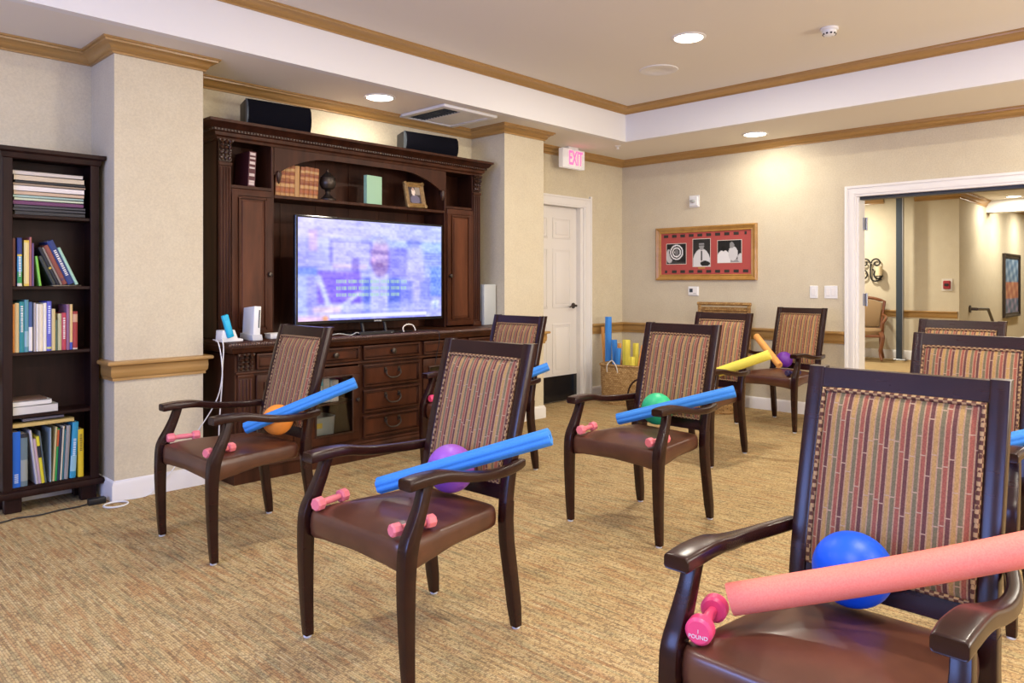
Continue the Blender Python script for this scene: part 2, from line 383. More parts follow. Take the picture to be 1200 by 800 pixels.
# door in the left wall: casing, jamb, six panel slab, lever, kick plate
d = finish(bx(BM(), 5.35, 6.225, YA+.05, YA+.09, .008, 2.035), 'door_1', M['doorw'], bev=.003); struct(d)
def panel_frame(bm, x0, x1, z0, z1, y, w_=.022, dpt=.008, sgn=-1):
    for a, b, c, e in ((x0, x1, z0, z0+w_), (x0, x1, z1-w_, z1), (x0, x0+w_, z0+w_, z1-w_), (x1-w_, x1, z0+w_, z1-w_)):
        bx(bm, a, b, min(y, y+sgn*dpt), max(y, y+sgn*dpt), c, e)
for (x0, x1) in ((5.45, 5.75), (5.83, 6.12)):
    for (z0, z1) in ((.30, .82), (.98, 1.60), (1.70, 1.92)):
        bm = BM(); panel_frame(bm, x0, x1, z0, z1, YA+.05, .018, .006); bx(bm, x0+.045, x1-.045, YA+.043, YA+.051, z0+.045, z1-.045)
        finish(bm, 'door_panel', M['doorw'], d, bev=.003)
box('kick_plate', 5.38, 6.22, YA+.044, YA+.05, .012, .275, M['blackg'], d)
bm = BM(); lathe(bm, [(.0, 0), (.03, 0), (.03, .008), (.012, .012), (.012, .05), (0, .05)], 20, axis='Y')
for v in bm.verts: v.co.y *= -1
tube(bm, smooth_path([(0, -.045, 0), (-.04, -.05, .003), (-.085, -.05, -.004), (-.11, -.047, -.012)]), [.011]*6+[.009]*6+[.007]*7, 8)
finish(bm, 'door_handle', M['bronze'], d, loc=(6.165, YA+.05, 1.0))
def casing(name, pts, wd, m, flip=False):
    """door casing: a profile swept around the opening, pts are 2-D (along wall, z)"""
    bm = BM(); return bm
bm = BM()
for o, t in ((0, .018), (.02, .024), (.05, .020), (.105, .028)):
    o2 = {0: .02, .02: .05, .05: .105, .105: .13}[o]
    bx(bm, 6.27+o, 6.27+o2, YA-t, YA, 0, 2.04+o2); bx(bm, 5.30-o2, 5.30-o, YA-t, YA, 0, 2.04+o2) if 5.30-o2 > 5.16 else None
    bx(bm, 5.20, 6.27+o, YA-t, YA, 2.04+o*.8, 2.04+o2*.8)
bx(bm, 6.228, 6.272, YA, YA+.15, 0, 2.045); bx(bm, 5.30, 5.345, YA, YA+.15, 0, 2.045); bx(bm, 5.30, 6.27, YA, YA+.15, 2.038, 2.06)
struct(finish(bm, 'trim_5', M['white'], smooth=0))
struct(box('wall_closet', 5.2, 6.4, YA+.16, YA+.2, 0, 2.3, M['doorw']))
# wide opening: casing, jamb, black header track, hinges
bm = BM()
for o, o2, t in ((0, .02, .018), (.02, .045, .026), (.045, .075, .020), (.075, .096, .030)):
    bx(bm, XB-t, XB, OY1+o, OY1+o2, 0, OZ+o2); bx(bm, XB-t, XB, OY0-.1, OY1+o, OZ+o, OZ+o2)
bx(bm, XB, XB+.15, OY1-.02, OY1+.002, 0, OZ); bx(bm, XB, XB+.15, OY0, OY1, OZ-.002, OZ+.012)
CAS = struct(finish(bm, 'trim_6', M['white'], smooth=0))
bm = BM(); bx(bm, XB+.02, XB+.11, OY0, OY1-.022, OZ-.030, OZ-.002); struct(finish(bm, 'trim_7', M['black'], smooth=0))
for z in (.28, 1.09, 1.78):
    bm = BM(); bx(bm, XB+.10, XB+.15, OY1-.032, OY1-.020, z-.055, z+.055); tube(bm, [(XB+.155, OY1-.036, z-.06), (XB+.155, OY1-.036, z+.06)], .010, 10)
    finish(bm, 'door_hinge', M['steel'], CAS)
# ---------------- hall beyond the opening
FX, HYC = 13.1, 2.95
struct(box('wall_hall_far', FX, FX+.15, HYC, 7, 0, 2.75, M['wall']))
struct(box('wall_hall_side', FX+.15, 22, HYC, HYC+.15, 0, 2.9, M['wall']))
struct(box('wall_hall_left', XB+.15, FX, 6.0, 6.15, 0, 2.75, M['wall']))
struct(box('wall_hall_right', XB+.15, 22, YW-.15, YW, 0, 2.9, M['wall']))
struct(box('wall_hall_end', 21.9, 22, YW, HYC, 0, 2.9, M['wall']))
bm = BM(); bx(bm, XB+.15, 15.2, YW, 6.15, 2.66, 2.76); bx(bm, 15.2, 22, YW, HYC+.15, 2.75, 2.85); struct(finish(bm, 'ceiling_hall', M['ceil'], smooth=0))
struct(box('trim_8', 14.9, 15.2, YW, HYC, 2.45, 2.66, M['fascia']))
bm = BM(); sweep(bm, [(14.9, HYC), (FX, HYC), (FX, 3.58)], [(a, b+.005) for a, b in crown(2.54, 2.655, .08)]); sweep(bm, [(FX, 4.04), (FX, 6)], [(a, b+.005) for a, b in crown(2.54, 2.655, .08)])
struct(finish(bm, 'trim_9', M['oak'], smooth=50))
struct(finish(sweep(BM(), [(21.9, HYC), (15.2, HYC)], crown(2.64, 2.75, .08)), 'trim_10', M['oak'], smooth=50))
struct(finish(sweep(BM(), [(FX, HYC+.02), (FX, 6)], RAIL), 'trim_11', M['oak'], smooth=50))
struct(finish(sweep(BM(), [(21.9, HYC), (FX, HYC), (FX, 6)], [(a, b*1.3) for a, b in BASE]), 'baseboard_hall', M['white'], smooth=50))

# ================================================================ CEILING FITTINGS
def downlight(p, z, label, w_=DOWN_W):
    t = thing('recessed_light', label, 'ceiling light', (p[0], p[1], z), group='recessed ceiling lights')
    finish(lathe(BM(), [(.096, .02), (.096, -.004), (.100, -.008), (.118, -.004), (.120, .001), (.120, .02)], 28), 'trim_ring', M['plastic'], t)
    finish(lathe(BM(), [(0, -.0035), (.095, -.0035), (.095, .004), (0, .004)], 28), 'lens', M['glow'], t)
    a = area('downlight_lamp', (p[0], p[1], z-.012), (0, 0, 0), .13, w_, DOWN_C, 'DISK')
    return t
downlight((4.587, 2.687), ZT, 'round recessed light glowing in the raised tray ceiling')
downlight((3.319, 4.54), ZS, 'round recessed light in the soffit above the television hutch', 5)
downlight((6.551, 3.14), ZS, 'round recessed light in the soffit above the framed red picture', 5)
for i, (p, z) in enumerate([((2.4, 2.687), ZT), ((.2, 2.687), ZT), ((4.587, .2), ZT), ((2.4, .2), ZT), ((.2, .2), ZT), ((2.4, -1.8), ZT), ((6.551, .6), ZS)]):
    area('downlight_lamp', (p[0], p[1], z-.012), (0, 0, 0), .14, (DOWN_W*(.5 if i < 2 else 1)) if z == ZT else 3, DOWN_C, 'DISK')
p = at_z(1188, 230, 2.66); downlight((p.x, p.y), 2.66, 'round recessed light in the hall ceiling beyond the doorway', 12)
for p in ((10, 1), (10, 4), (15.5, 2.3), (17.3, 2.3), (19.3, 2.3), (12.2, 4.6)): area('downlight_lamp', (p[0], p[1], 2.62), (0, 0, 0), .14, 32 if p[0] < 13 else 20, DOWN_C, 'DISK')
t = thing('ceiling_speaker', 'flat round speaker grille in the tray ceiling beside the light', 'speaker', (5.121, 3.27, ZT))
finish(lathe(BM(), [(.095, -.008), (.10, -.010), (.15, -.006), (.155, 0), (.095, 0)], 32), 'rim', M['fascia'], t)
finish(lathe(BM(), [(0, -.006), (.096, -.006), (.096, .002), (0, .002)], 32), 'grille', mat('speaker_grille', (.50, .46, .42), .8), t)
t = thing('smoke_detector', 'white round smoke detector on the tray ceiling', 'smoke detector', (5.07, 1.906, ZT))
finish(lathe(BM(), [(0, 0), (.055, 0), (.058, -.012), (.052, -.018), (0, -.018)], 28), 'mounting_base', M['plastic'], t)
finish(lathe(BM(), [(0, -.018), (.045, -.018), (.046, -.034), (.036, -.048), (.02, -.054), (0, -.055)], 28), 'sensor_dome', M['plastic'], t)
bm = BM()
for k in range(10):
    a = k*PI/5; bx(bm, .034, .044, -.006, .006, -.046, -.030, Matrix.Rotation(a, 4, 'Z'))
finish(bm, 'vent_slots', M['black'], t)
# air vent in the soffit
t = thing('air_vent', 'square white air vent with dark louvres in the soffit above the hutch', 'air vent', (4.06, 4.62, ZS-.001))
bm = BM()
for r0, r1, z in ((.29, .235, -.022),):
    for (a, b, c, e) in ((-r0, r0, -r0, -r1), (-r0, r0, r1, r0), (-r0, -r1, -r1, r1), (r1, r0, -r1, r1)): bx(bm, a, b, c, e, z, 0)
finish(bm, 'vent_frame', M['plastic'], t, bev=.003)
box('vent_cover', -.05, .235, -.235, .235, -.016, 0, M['plastic'], t); box('vent_opening', -.235, -.05, -.235, .235, -.006, 0, M['black'], t)
bm = BM()
for i in range(4): bx(bm, -.225+i*.045, -.222+i*.045, -.23, .23, -.018, -.005)
for i in range(13): bx(bm, -.232, -.06, -.22+i*.036, -.216+i*.036, -.018, -.005)
finish(bm, 'louvre', M['slate'], t, smooth=0)
t = thing('sprinkler_head', 'small sprinkler head in the soffit near the room corner', 'sprinkler', (6.165, 4.418, ZS))
finish(lathe(BM(), [(0, 0), (.03, 0), (.028, -.006), (.01, -.01), (.008, -.025), (.016, -.03), (.016, -.033), (0, -.034)], 18), 'escutcheon', M['plastic'], t)
# EXIT sign
t = thing('exit_sign', 'white exit sign with pink red letters hanging from the soffit', 'exit sign', (5.90, 4.80, 2.405))
box('housing', -.175, .175, -.03, .03, 0, .195, M['exitw'], t, bev=.006, segs=2)
box('mounting_canopy', -.08, .08, -.025, .025, .195, .22, M['plastic'], t, bev=.004)
def text(body, size, m, parent, loc, rot, name='lettering', ext=.002, sx=1, bold=0):
    c = bpy.data.curves.new(name, 'FONT'); c.body = body; c.size = size; c.extrude = ext; c.align_x = 'CENTER'; c.align_y = 'CENTER'; c.offset = bold
    o = bpy.data.objects.new(name+'_c', c); COL.objects.link(o); bpy.context.view_layer.update()
    me = bpy.data.meshes.new_from_object(o); bpy.data.objects.remove(o)
    me.materials.clear(); r = link(name, me, m, parent, loc, rot); r.scale = (sx, 1, 1); return r
text('EXIT', .20, M['red'], t, (.025, -.031, .098), (PI/2, 0, 0), sx=.55, bold=.003)

# ================================================================ WALL FITTINGS (right wall, facing -X)
def wall_plate(label, y, z, w_, h_, kind):
    t = thing(kind, label, 'light switch' if 'switch' in kind else 'wall device', (XB, y, z))
    box('cover_plate', -.008, 0, -w_/2, w_/2, -h_/2, h_/2, M['plastic'], t, bev=.003); return t
t = wall_plate('single white rocker switch left of the double one beside the doorway', 2.769, 1.157, .075, .118, 'light_switch')
box('rocker', -.012, -.008, -.017, .017, -.034, .034, M['white'], t, bev=.001)
t = wall_plate('double white rocker switch next to the doorway casing', 2.612, 1.157, .12, .118, 'light_switch')
for s in (-.025, .025): box('rocker', -.012, -.008, s-.017, s+.017, -.034, .034, M['white'], t, bev=.001)
t = wall_plate('white thermostat with a small grey display below the framed picture', 4.034, 1.155, .125, .10, 'thermostat')
box('housing', -.022, -.008, -.055, .055, -.042, .042, M['plastic'], t, bev=.004); box('display', -.0235, -.0215, .0, .038, -.012, .026, M['slate'], t)
box('button', -.0235, -.0215, -.04, -.008, -.028, -.02, M['grey'], t)
t = wall_plate('white square alarm strobe high on the wall above the framed picture', 4.024, 2.10, .12, .125, 'alarm_strobe')
box('housing', -.028, -.008, -.05, .05, -.052, .05, M['plastic'], t, bev=.006)
bm = lathe(BM(), [(.03, -.028), (.028, -.05), (.015, -.06), (0, -.062)], 20, axis='X'); 
for v in bm.verts: v.co.z *= .6
finish(bm, 'strobe_lens', M['grey'], t)
# framed picture
t = thing('framed_picture', 'wide gilt framed red mat holding three black and white photographs', 'picture', (XB, 3.905, 1.552))
W_, H_ = 1.162, .565
rs = []
for o, x in ((0, 0), (0, -.03), (.012, -.036), (.03, -.028), (.045, -.020), (.055, -.024), (.062, -.018), (.062, -.004)):
    rs.append([(x, s*(W_/2-o), u*(H_/2-o)) for s, u in ((-1, -1), (1, -1), (1, 1), (-1, 1))])
finish(rings(BM(), rs, cap=False), 'frame', M['goldf'], t, smooth=20)
box('mat_board', -.012, -.004, -W_/2+.06, W_/2-.06, -H_/2+.06, H_/2-.06, mat('red_mat', (.42, .07, .06), .7), t)
SLOT = mat('slot_print', (.03, .025, .02), .5)
for k in range(10):
    for s in (-1, 1):
        yy = -.46+k*.102; ww = .012 if (k in (0,) and s > 0) or (k == 9 and s < 0) else .028
        box('film_slot', -.0135, -.0118, yy-ww, yy+ww, s*.19-.015, s*.19+.015, SLOT, t)
def sm(a, b, x): t_ = max(0, min(1, (x-a)/(b-a))); return t_*t_*(3-2*t_)
def ell(u, v, cx, cy, rx, ry): return (u-cx)**2/rx**2+(v-cy)**2/ry**2 < 1
def pa(u, v):
    c = 30
    if v > .78 and not (u > .55 and v < .9): c = 60
    if ell(u, v, .15, .6, .18, .35): c = 190
    d = math.hypot((u-.52)/.9, (v-.42))
    if d < .43: c = 235 if int(d*16) % 2 else 40
    if ell(u, v, .52, .42, .10, .16): c = 120
    return (c, c, c)
def pb(u, v):
    c = 45
    if ell(u, v, .5, .85, .5, .5): c = 215
    if ell(u, v, .5, .22, .15, .19): c = 150
    if v < .14 and ell(u, v, .5, .2, .17, .18): c = 40
    if abs(u-.5) < .04 and v > .42 and v < .8: c = 50
    if abs(u-.5) < .14 and abs(v-.22) < .02: c = 30
    if ell(u, v, .7, .9, .28, .1): c = 40
    return (c, c, c)
def pc(u, v):
    c = 35
    if v > .85: c = 150
    if ell(u, v, .25, .85, .3, .42): c = 225
    if ell(u, v, .25, .36, .1, .13): c = 25
    if ell(u, v, .65, .6, .2, .32): c = 205
    if ell(u, v, .6, .22, .1, .14): c = 140
    if ell(u, v, .95, .8, .1, .2): c = 200
    return (c, c, c)
RZ = Matrix.Rotation(-PI/2, 4, 'Z')
for f, yy, w_, h_, zz in ((pa, .332, .235, .215, 0), (pb, .03, .20, .285, .005), (pc, -.285, .26, .225, .01)):
    painted('photograph', w_, h_, 36, 36, f, M['pic'], t, Matrix.Translation((-.0135, yy, zz)) @ RZ)
    bm = BM(); 
    for a, b, c, e in ((-w_/2-.005, w_/2+.005, h_/2, h_/2+.005), (-w_/2-.005, w_/2+.005, -h_/2-.005, -h_/2), (-w_/2-.005, -w_/2, -h_/2, h_/2), (w_/2, w_/2+.005, -h_/2, h_/2)): bx(bm, -.0132, -.0118, yy+a, yy+b, zz+c, zz+e)
    finish(bm, 'mat_bevel', M['paper'], t, smooth=0)
box('name_plate', -.0135, -.0118, -.01, .07, -.162, -.145, M['goldf'], t)

# ================================================================ HALL THINGS
t = thing('door_post', 'tall slate blue metal post standing by the far hall wall', 'post', (12.9, 3.745, 0))
box('post_face', -.03, .03, -.045, .045, 0, 2.64, M['slate'], t, bev=.006); box('post_edge', -.032, .032, -.060, -.046, 0, 2.64, M['steel'], t); box('foot_plate', -.05, .05, -.10, .08, 0, .02, M['steel'], t, bev=.004)
t = thing('fire_alarm_station', 'small red fire alarm pull station on the far hall wall', 'fire alarm', (FX, 3.115, 1.21))
box('housing', -.04, 0, -.05, .05, -.065, .065, M['firered'], t, bev=.01); box('pull_handle', -.05, -.04, -.03, .03, -.02, .02, M['black'], t, bev=.004); box('mounting_plate', -.012, 0, -.075, .075, -.095, .095, M['paper'], t)
t = thing('hall_picture', 'dark framed blue and orange picture on the lit hall wall', 'picture', (16.93, HYC, 1.19))
rs = [[(s*(.72-o), y, u*(.60-o)) for s, u in ((-1, -1), (1, -1), (1, 1), (-1, 1))] for o, y in ((0, 0), (0, -.05), (.03, -.05), (.05, -.03), (.08, -.035), (.08, -.01))]
finish(rings(BM(), rs, cap=False), 'frame', M['bronze'], t, smooth=20)
def hp(u, v):
    n = math.sin(u*17+v*9)*math.sin(v*23-u*5)
    if v < .45: c = (110+50*n, 140+40*n, 170+30*n)
    elif v < .75: c = (180+20*n, 120+30*n, 95+20*n)
    else: c = (110+60*n, 120+30*n, 150+30*n)
    return tuple(max(20, min(240, x)) for x in c)
painted('canvas', 1.29, 1.05, 40, 40, hp, M['pic'], t, Matrix.Translation((0, -.02, 0)))
t = thing('handrail_bracket', 'brown wall handrail with sloping end beyond the doorway', 'handrail', (0, 0, 0))
finish(tube(BM(), [(13.75, HYC-.03, .82), (13.75, HYC-.10, .82), (14.55, HYC-.10, .80), (15.1, HYC-.10, .45)], .024, 8), 'rail', M['bronze'], t); finish(lathe(BM(), [(0, 0), (.06, 0), (.06, .015), (0, .015)], 16, (13.75, HYC-.016, .82), 'Y'), 'wall_rosette', M['bronze'], t)
# wall sconce
sc_p = (FX-.0, 4.235, 1.46)
t = thing('wall_sconce', 'black scrolled iron wall sconce with a cream candle in the hall', 'sconce', sc_p)
bm = BM()
def spiral(cx, cz, r, a0, turns, sx=1, n=22): return [(-.04, cx+sx*r*(1-.7*i/n)*math.cos(a0+turns*2*PI*i/n), cz+r*(1-.7*i/n)*math.sin(a0+turns*2*PI*i/n)) for i in range(n+1)]
for s in (-1, 1):
    tube(bm, spiral(s*.09, .11, .08, PI, -1.1, s), .012, 6); tube(bm, spiral(s*.13, -.09, .09, PI*.6, 1.0, s), .012, 6)
tube(bm, smooth_path([(-.04, 0, .1), (-.04, .0, -.12), (-.04, -.06, -.19), (-.04, -.17, -.16)]), .013, 6); tube(bm, [(-.04, -.03, .0), (0, -.03, 0)], .012, 6)
finish(bm, 'scroll_frame', M['black'], t)
finish(lathe(BM(), [(0, -.1), (.05, -.1), (.05, .05), (0, .05)], 18, (-.08, -.14, 0)), 'candle', M['candle'], t); finish(lathe(BM(), [(0, -.115), (.07, -.11), (.07, -.1), (0, -.1)], 18, (-.08, -.14, 0)), 'drip_pan', M['black'], t)
# carved hall armchair (front turned to the right of the picture)
t = thing('hall_armchair', 'carved cherry wood armchair with tan upholstery against the hall wall', 'armchair', (12.55, 4.17, 0), math.radians(-75))
bm = rings(BM(), [[(x*k, y*k, z) for x, y in rrect(.56, .52, .5, 3)] for z, k in ((.40, .96), (.42, 1), (.48, 1), (.51, .9), (.515, .5))]); finish(bm, 'seat', M['fabric'], t)
def arch_outline(w0, w1, z0, z1, n=10):
    pts = [(-w0, z0), (-w1, z1-.06)]
    pts += [(-w1+2*w1*i/n, z1-.06+.06*math.sin(PI*i/n)) for i in range(1, n)]
    return pts+[(w1, z1-.06), (w0, z0)]
sh = Matrix.Translation((0, .26, 0)) @ Matrix.Rotation(math.radians(-8), 4, 'X')
bm = prism(BM(), arch_outline(.20, .25, .53, .98), -.02, .04); bmesh.ops.transform(bm, matrix=sh, verts=bm.verts); finish(bm, 'backrest', M['fabric'], t, bev=.01)
bm = BM(); pts = arch_outline(.225, .28, .50, 1.01); tube(bm, [sh @ Vector((a, .01, b)) for a, b in pts], .025, 8, loop=True); finish(bm, 'back_frame', M['cherry'], t)
for s in (-1, 1):
    finish(tube(BM(), smooth_path([(s*.26, .30, .72), (s*.31, .1, .70), (s*.31, -.10, .66), (s*.28, -.16, .60), (s*.27, -.10, .44)]), .022, 8), 'armrest', M['cherry'], t)
    finish(tube(BM(), smooth_path([(s*.25, -.22, .46), (s*.28, -.26, .36), (s*.24, -.24, .15), (s*.27, -.28, .03)]), [.035]*6+[.03]*6+[.02]*7, 8), 'leg', M['cherry'], t)
    finish(tube(BM(), smooth_path([(s*.23, .25, .5), (s*.23, .24, .25), (s*.26, .34, .02)]), .024, 8), 'leg', M['cherry'], t)
finish(bx(BM(), -.27, .27, -.25, .25, .38, .42), 'seat_rail', M['cherry'], t, bev=.01)

# ================================================================ BOOKSHELF
BX0, BX1, BY0, BY1, BZ = .985, 1.455, 4.70, 4.90, 1.975
shelf_z = [.135, .525, .865, 1.225, 1.615]
t = thing('bookshelf', 'tall narrow dark wood bookshelf full of books left of the column', 'bookshelf', ((BX0+BX1)/2, BY0, 0))
def loc_(o): o.parent = None; return o
hw = (BX1-BX0)/2; dp = BY1-BY0
for s in (-1, 1): box('side_panel', min(s*hw, s*(hw-.022)), max(s*hw, s*(hw-.022)), .012, dp, .09, BZ-.03, M['shelf'], t, bev=.002)
box('back_panel', -hw+.02, hw-.02, dp-.01, dp, .10, BZ-.03, M['shelf'], t)
for s in (-1, 1): box('face_stile', min(s*hw, s*(hw-.045)), max(s*hw, s*(hw-.045)), 0, .014, .12, BZ-.03, M['shelf'], t, bev=.002)
for z in shelf_z[1:]: box('shelf_board', -hw+.022, hw-.022, .012, dp-.01, z-.018, z, M['shelf'], t, bev=.002)
box('bottom_board', -hw+.02, hw-.02, .005, dp-.01, .115, .135, M['shelf'], t)
bm = sweep(BM(), [(hw, dp), (hw, 0), (-hw, 0), (-hw, dp)][::-1], [(-.0, .085), (-.02, .085), (-.024, .10), (-.02, .118), (0, .122)]); finish(bm, 'base_moulding', M['shelf'], t)
bm = bx(BM(), -hw, hw, 0, dp, BZ-.05, BZ-.02); sweep(bm, [(-hw, dp), (-hw, 0), (hw, 0), (hw, dp)], [(0, BZ-.06), (-.006, BZ-.055), (-.012, BZ-.03), (-.028, BZ-.02), (-.03, BZ), (0, BZ)]); bx(bm, -hw, hw, 0, dp, BZ-.02, BZ); finish(bm, 'cornice', M['shelf'], t)
for s in (-1, 1): box('foot', min(s*(hw-.01), s*(hw-.09)), max(s*(hw-.01), s*(hw-.09)), .01, .06, 0, .09, M['shelf'], t, bev=.004)
for s in (-1, 1): box('foot', min(s*(hw-.01), s*(hw-.09)), max(s*(hw-.01), s*(hw-.09)), dp-.06, dp-.01, 0, .09, M['shelf'], t, bev=.004)
bx0, bx1 = BX0+.047, BX1-.047      # usable width
def book(x, y, z, th, h, d, c, label, lean=0, band=None, group=None, name='book', flat=False, rz=0, title=None):
    """upright book: spine faces -Y, x is the left edge of its foot; lean>0 tips its top to the left"""
    t = thing(name, label, 'book', (x, y, z), rz, group)
    R = Matrix.Rotation(-lean, 4, 'Y') if not flat else Matrix.Rotation(0, 4, 'Y')
    if lean > 0: R = Matrix.Translation((0, 0, 0)) @ R
    bm = BM()
    if lean < 0: t.location.z += th*math.sin(-lean)+.0005
    if flat:   # lying: th is height, h is width along x
        bx(bm, 0, h, 0, d, 0, .003); bx(bm, 0, h, 0, d, th-.003, th); bx(bm, 0, h, 0, .003, 0, th); finish(bm, 'cover', cmat(c), t, bev=.0006)
        box('pages', .004, h-.004, .001 if band == 'pages' else .003, d-.004, .003, th-.003, M['paper'], t); return t
    e = min(.003, th*.2)
    bx(bm, 0, e, 0, d, 0, h); bx(bm, th-e, th, 0, d, 0, h)
    ns = 5; pr = [(th*i/ns, -.004*math.sin(PI*i/ns)) for i in range(ns+1)]
    prism(bm, [(a, b) for a, b in pr]+[(th, .003), (0, .003)], 0, h, 'Z')
    bmesh.ops.transform(bm, matrix=R, verts=bm.verts); finish(bm, 'cover', cmat(c), t)
    bm = bx(BM(), e, th-e, .003, d-.004, .004, h-.004); bmesh.ops.transform(bm, matrix=R, verts=bm.verts); finish(bm, 'pages', M['paper'], t)
    if band:
        for bc, b0, b1 in band:
            bm = prism(BM(), [(th*i/ns, -.0055*math.sin(PI*i/ns)-.0004) for i in range(ns+1)]+[(th, .001), (0, .001)], h*b0, h*b1, 'Z')
            bmesh.ops.transform(bm, matrix=R, verts=bm.verts); finish(bm, 'spine_band', cmat(bc), t)
    if title:
        bm = BM(); rnd = random.Random(hash(title[0]) % 99 if False else len(title)); z_ = h*title[1]
        while z_ < h*title[2]:
            q = rnd.uniform(.006, .011); bx(bm, th*.28, th*.72, -.0062, -.003, z_, z_+q*.75); z_ += q*1.25
        bmesh.ops.transform(bm, matrix=R, verts=bm.verts); finish(bm, 'spine_title', cmat(title[0]), t, smooth=0)
    return t
WHT, CRM, YEL, NVY, TEA, BRN, MAR, BLK, RED, BLU, LGR, SKY, ORG, OLV, GRY, GRN = (.75, .73, .7), (.66, .52, .33), (.72, .50, .06), (.02, .04, .20), (.02, .24, .26), (.14, .05, .035), (.20, .035, .04), (.02, .02, .025), (.50, .03, .04), (.06, .09, .42), (.35, .6, .45), (.08, .33, .55), (.6, .22, .04), (.22, .24, .05), (.35, .35, .36), (.04, .30, .09)
# top shelf: stack of bound magazines and albums
z = shelf_z[4]+.001; g_ = 'albums stacked on the top bookshelf'
for i, (th, c, lb, x0, wd) in enumerate([(.020, BLK, 'black spiral album at the bottom of the top stack', .01, .35), (.016, (.03, .03, .04), 'thin black album second from the bottom of the top stack', .0, .36), (.014, (.05, .05, .06), 'charcoal album under the plum one in the top stack', .005, .355),
     (.022, (.13, .03, .11), 'plum purple album in the top stack', .0, .35), (.014, (.55, .62, .45), 'pale lime green album above the plum one', .006, .345), (.013, (.35, .5, .45), 'pale sea green folder in the top stack', .0, .35), (.020, (.55, .40, .28), 'tan album in the middle of the top stack', .004, .35),
     (.028, (.78, .72, .68), 'thick white album in the middle of the top stack', .002, .352), (.012, (.35, .26, .18), 'thin brown folder under the patterned album', .0, .36), (.012, BLK, 'thin black folder under the patterned album', .01, .35), (.028, (.60, .50, .36), 'cream flower patterned album near the top of the stack', .004, .35), (.022, (.58, .52, .46), 'grey beige album on top of the stack', -.004, .35)]):
    book(bx0+x0*.8+.004, BY0+.02, z, th, wd*.98, .165, c, lb, flat=True, group=g_, name='album', band='pages' if i in (4, 7) else None); z += th+.0016
# second shelf
z = shelf_z[3]+.001; y = BY0+.02; g_ = 'books on the second bookshelf from the top'
x = bx0+.002
def row(items, x, z, g_, y=y):
    for it in items:
        th, h, c, lb = it[:4]; k = dict(it[4]) if len(it) > 4 else {}
        gap = k.pop('gap', 0); yo = k.pop('yo', 0); x += gap
        book(x, y+yo*.4, z, th, h, .155, c, lb, group=g_, **k); x += (th/math.cos(k.get('lean', 0)))+.0012
    return x
x = row([(.018, .26, BRN, 'dark brown book against the left side of the second shelf', dict(yo=.03)), (.022, .262, NVY, 'tall navy, teal and green paperback standing upright on second shelf', dict(gap=.004, band=[((.7, .65, .55), 0, .06), (GRN, .06, .3), (SKY, .3, .62), (YEL, .62, .66)], title=(WHT, .2, .6))),
  (.024, .25, YEL, 'yellow paperback with cream spine on second shelf', dict(gap=.008, band=[((.75, .6, .25), .05, .95)])), (.011, .268, (.35, .12, .1), 'thin rusty red booklet beside the yellow paperback', {}), (.010, .235, (.16, .09, .2), 'thin dull violet booklet on second shelf', {}),
  (.012, .165, (.22, .55, .07), 'small lime green booklet leaning on second shelf', dict(lean=.12, gap=.023))], bx0, z, g_)
box_ = book(bx0+.195, y, z, .005, .14, .15, CRM, 'cream pamphlet lying flat under the leaning books', flat=True, group=g_)
xs = x+.052
for th, h, c, lb, k in [(.018, .17, (.03, .035, .03), 'black book leaning furthest left on second shelf', {}), (.014, .225, BLK, 'thin black leaning book with a gold dot', dict(band=[(YEL, .42, .47)])), (.010, .225, (.30, .25, .2), 'thin taupe leaning book beside the rust one', {}), (.022, .235, (.24, .06, .04), 'rust brown leaning book on second shelf', dict(band=[((.12, .05, .08), .1, .16)])),
     (.032, .262, (.015, .035, .17), 'thick navy leaning dictionary with white title', dict(title=(WHT, .2, .8))), (.015, .225, (.38, .62, .48), 'pale mint green book leaning at the right end', {})]:
    book(xs, y, z+.006, th, h, .16, c, lb, lean=.42, group=g_, **k); xs += th/math.cos(.42)+.002
# third shelf
z = shelf_z[2]+.001; g_ = 'books on the middle bookshelf'
row([(.011, .262, ORG, 'orange spined book at the left end of middle shelf', {}), (.019, .268, (.60, .46, .22), 'mottled cream and gold book second from left on middle shelf', {}), (.023, .275, TEA, 'wide teal book with white title on middle shelf', dict(title=(WHT, .4, .9))), (.019, .285, (.09, .27, .33), 'slate teal speckled book on middle shelf', dict(band=[((.3, .45, .5), .1, .4)])),
  (.018, .272, (.05, .10, .25), 'blue and white paperback beside the slate teal book', dict(band=[(WHT, .02, .5)])), (.011, .268, (.42, .37, .34), 'thin grey taupe book on middle shelf', dict(gap=.004)), (.011, .262, WHT, 'thin white paperback left of the cream ones', {}), (.020, .26, (.74, .66, .50), 'cream paperback on the middle shelf', {}), (.016, .266, (.78, .74, .66), 'off white paperback left of the royal blue book', {}),
  (.023, .275, (.10, .11, .50), 'royal blue book in the middle of the middle shelf', dict(title=((.6, .65, .9), .35, .9), band=[((.6, .6, .2), .04, .08)])), (.018, .232, (.62, .50, .24), 'short cream yellow book right of the royal blue one', {}), (.010, .17, (.1, .15, .08), 'small dark green book on the middle shelf', {}), (.018, .205, (.5, .47, .26), 'short pale olive book on the middle shelf', {}),
  (.022, .208, (.48, .05, .08), 'short crimson book with white lettering', dict(title=(WHT, .3, .85))), (.016, .255, (.25, .12, .22), 'mauve and dark blue book behind the red ones', {}), (.014, .256, (.70, .50, .22), 'tan yellow book beside the brick red one', dict(band=[(BLU, 0, .16)])), (.024, .215, (.33, .035, .035), 'thick brick red book at the right end of middle shelf', dict(band=[((.6, .35, .22), .72, .93), ((.6, .5, .4), .0, .04)]))], bx0, z, g_)
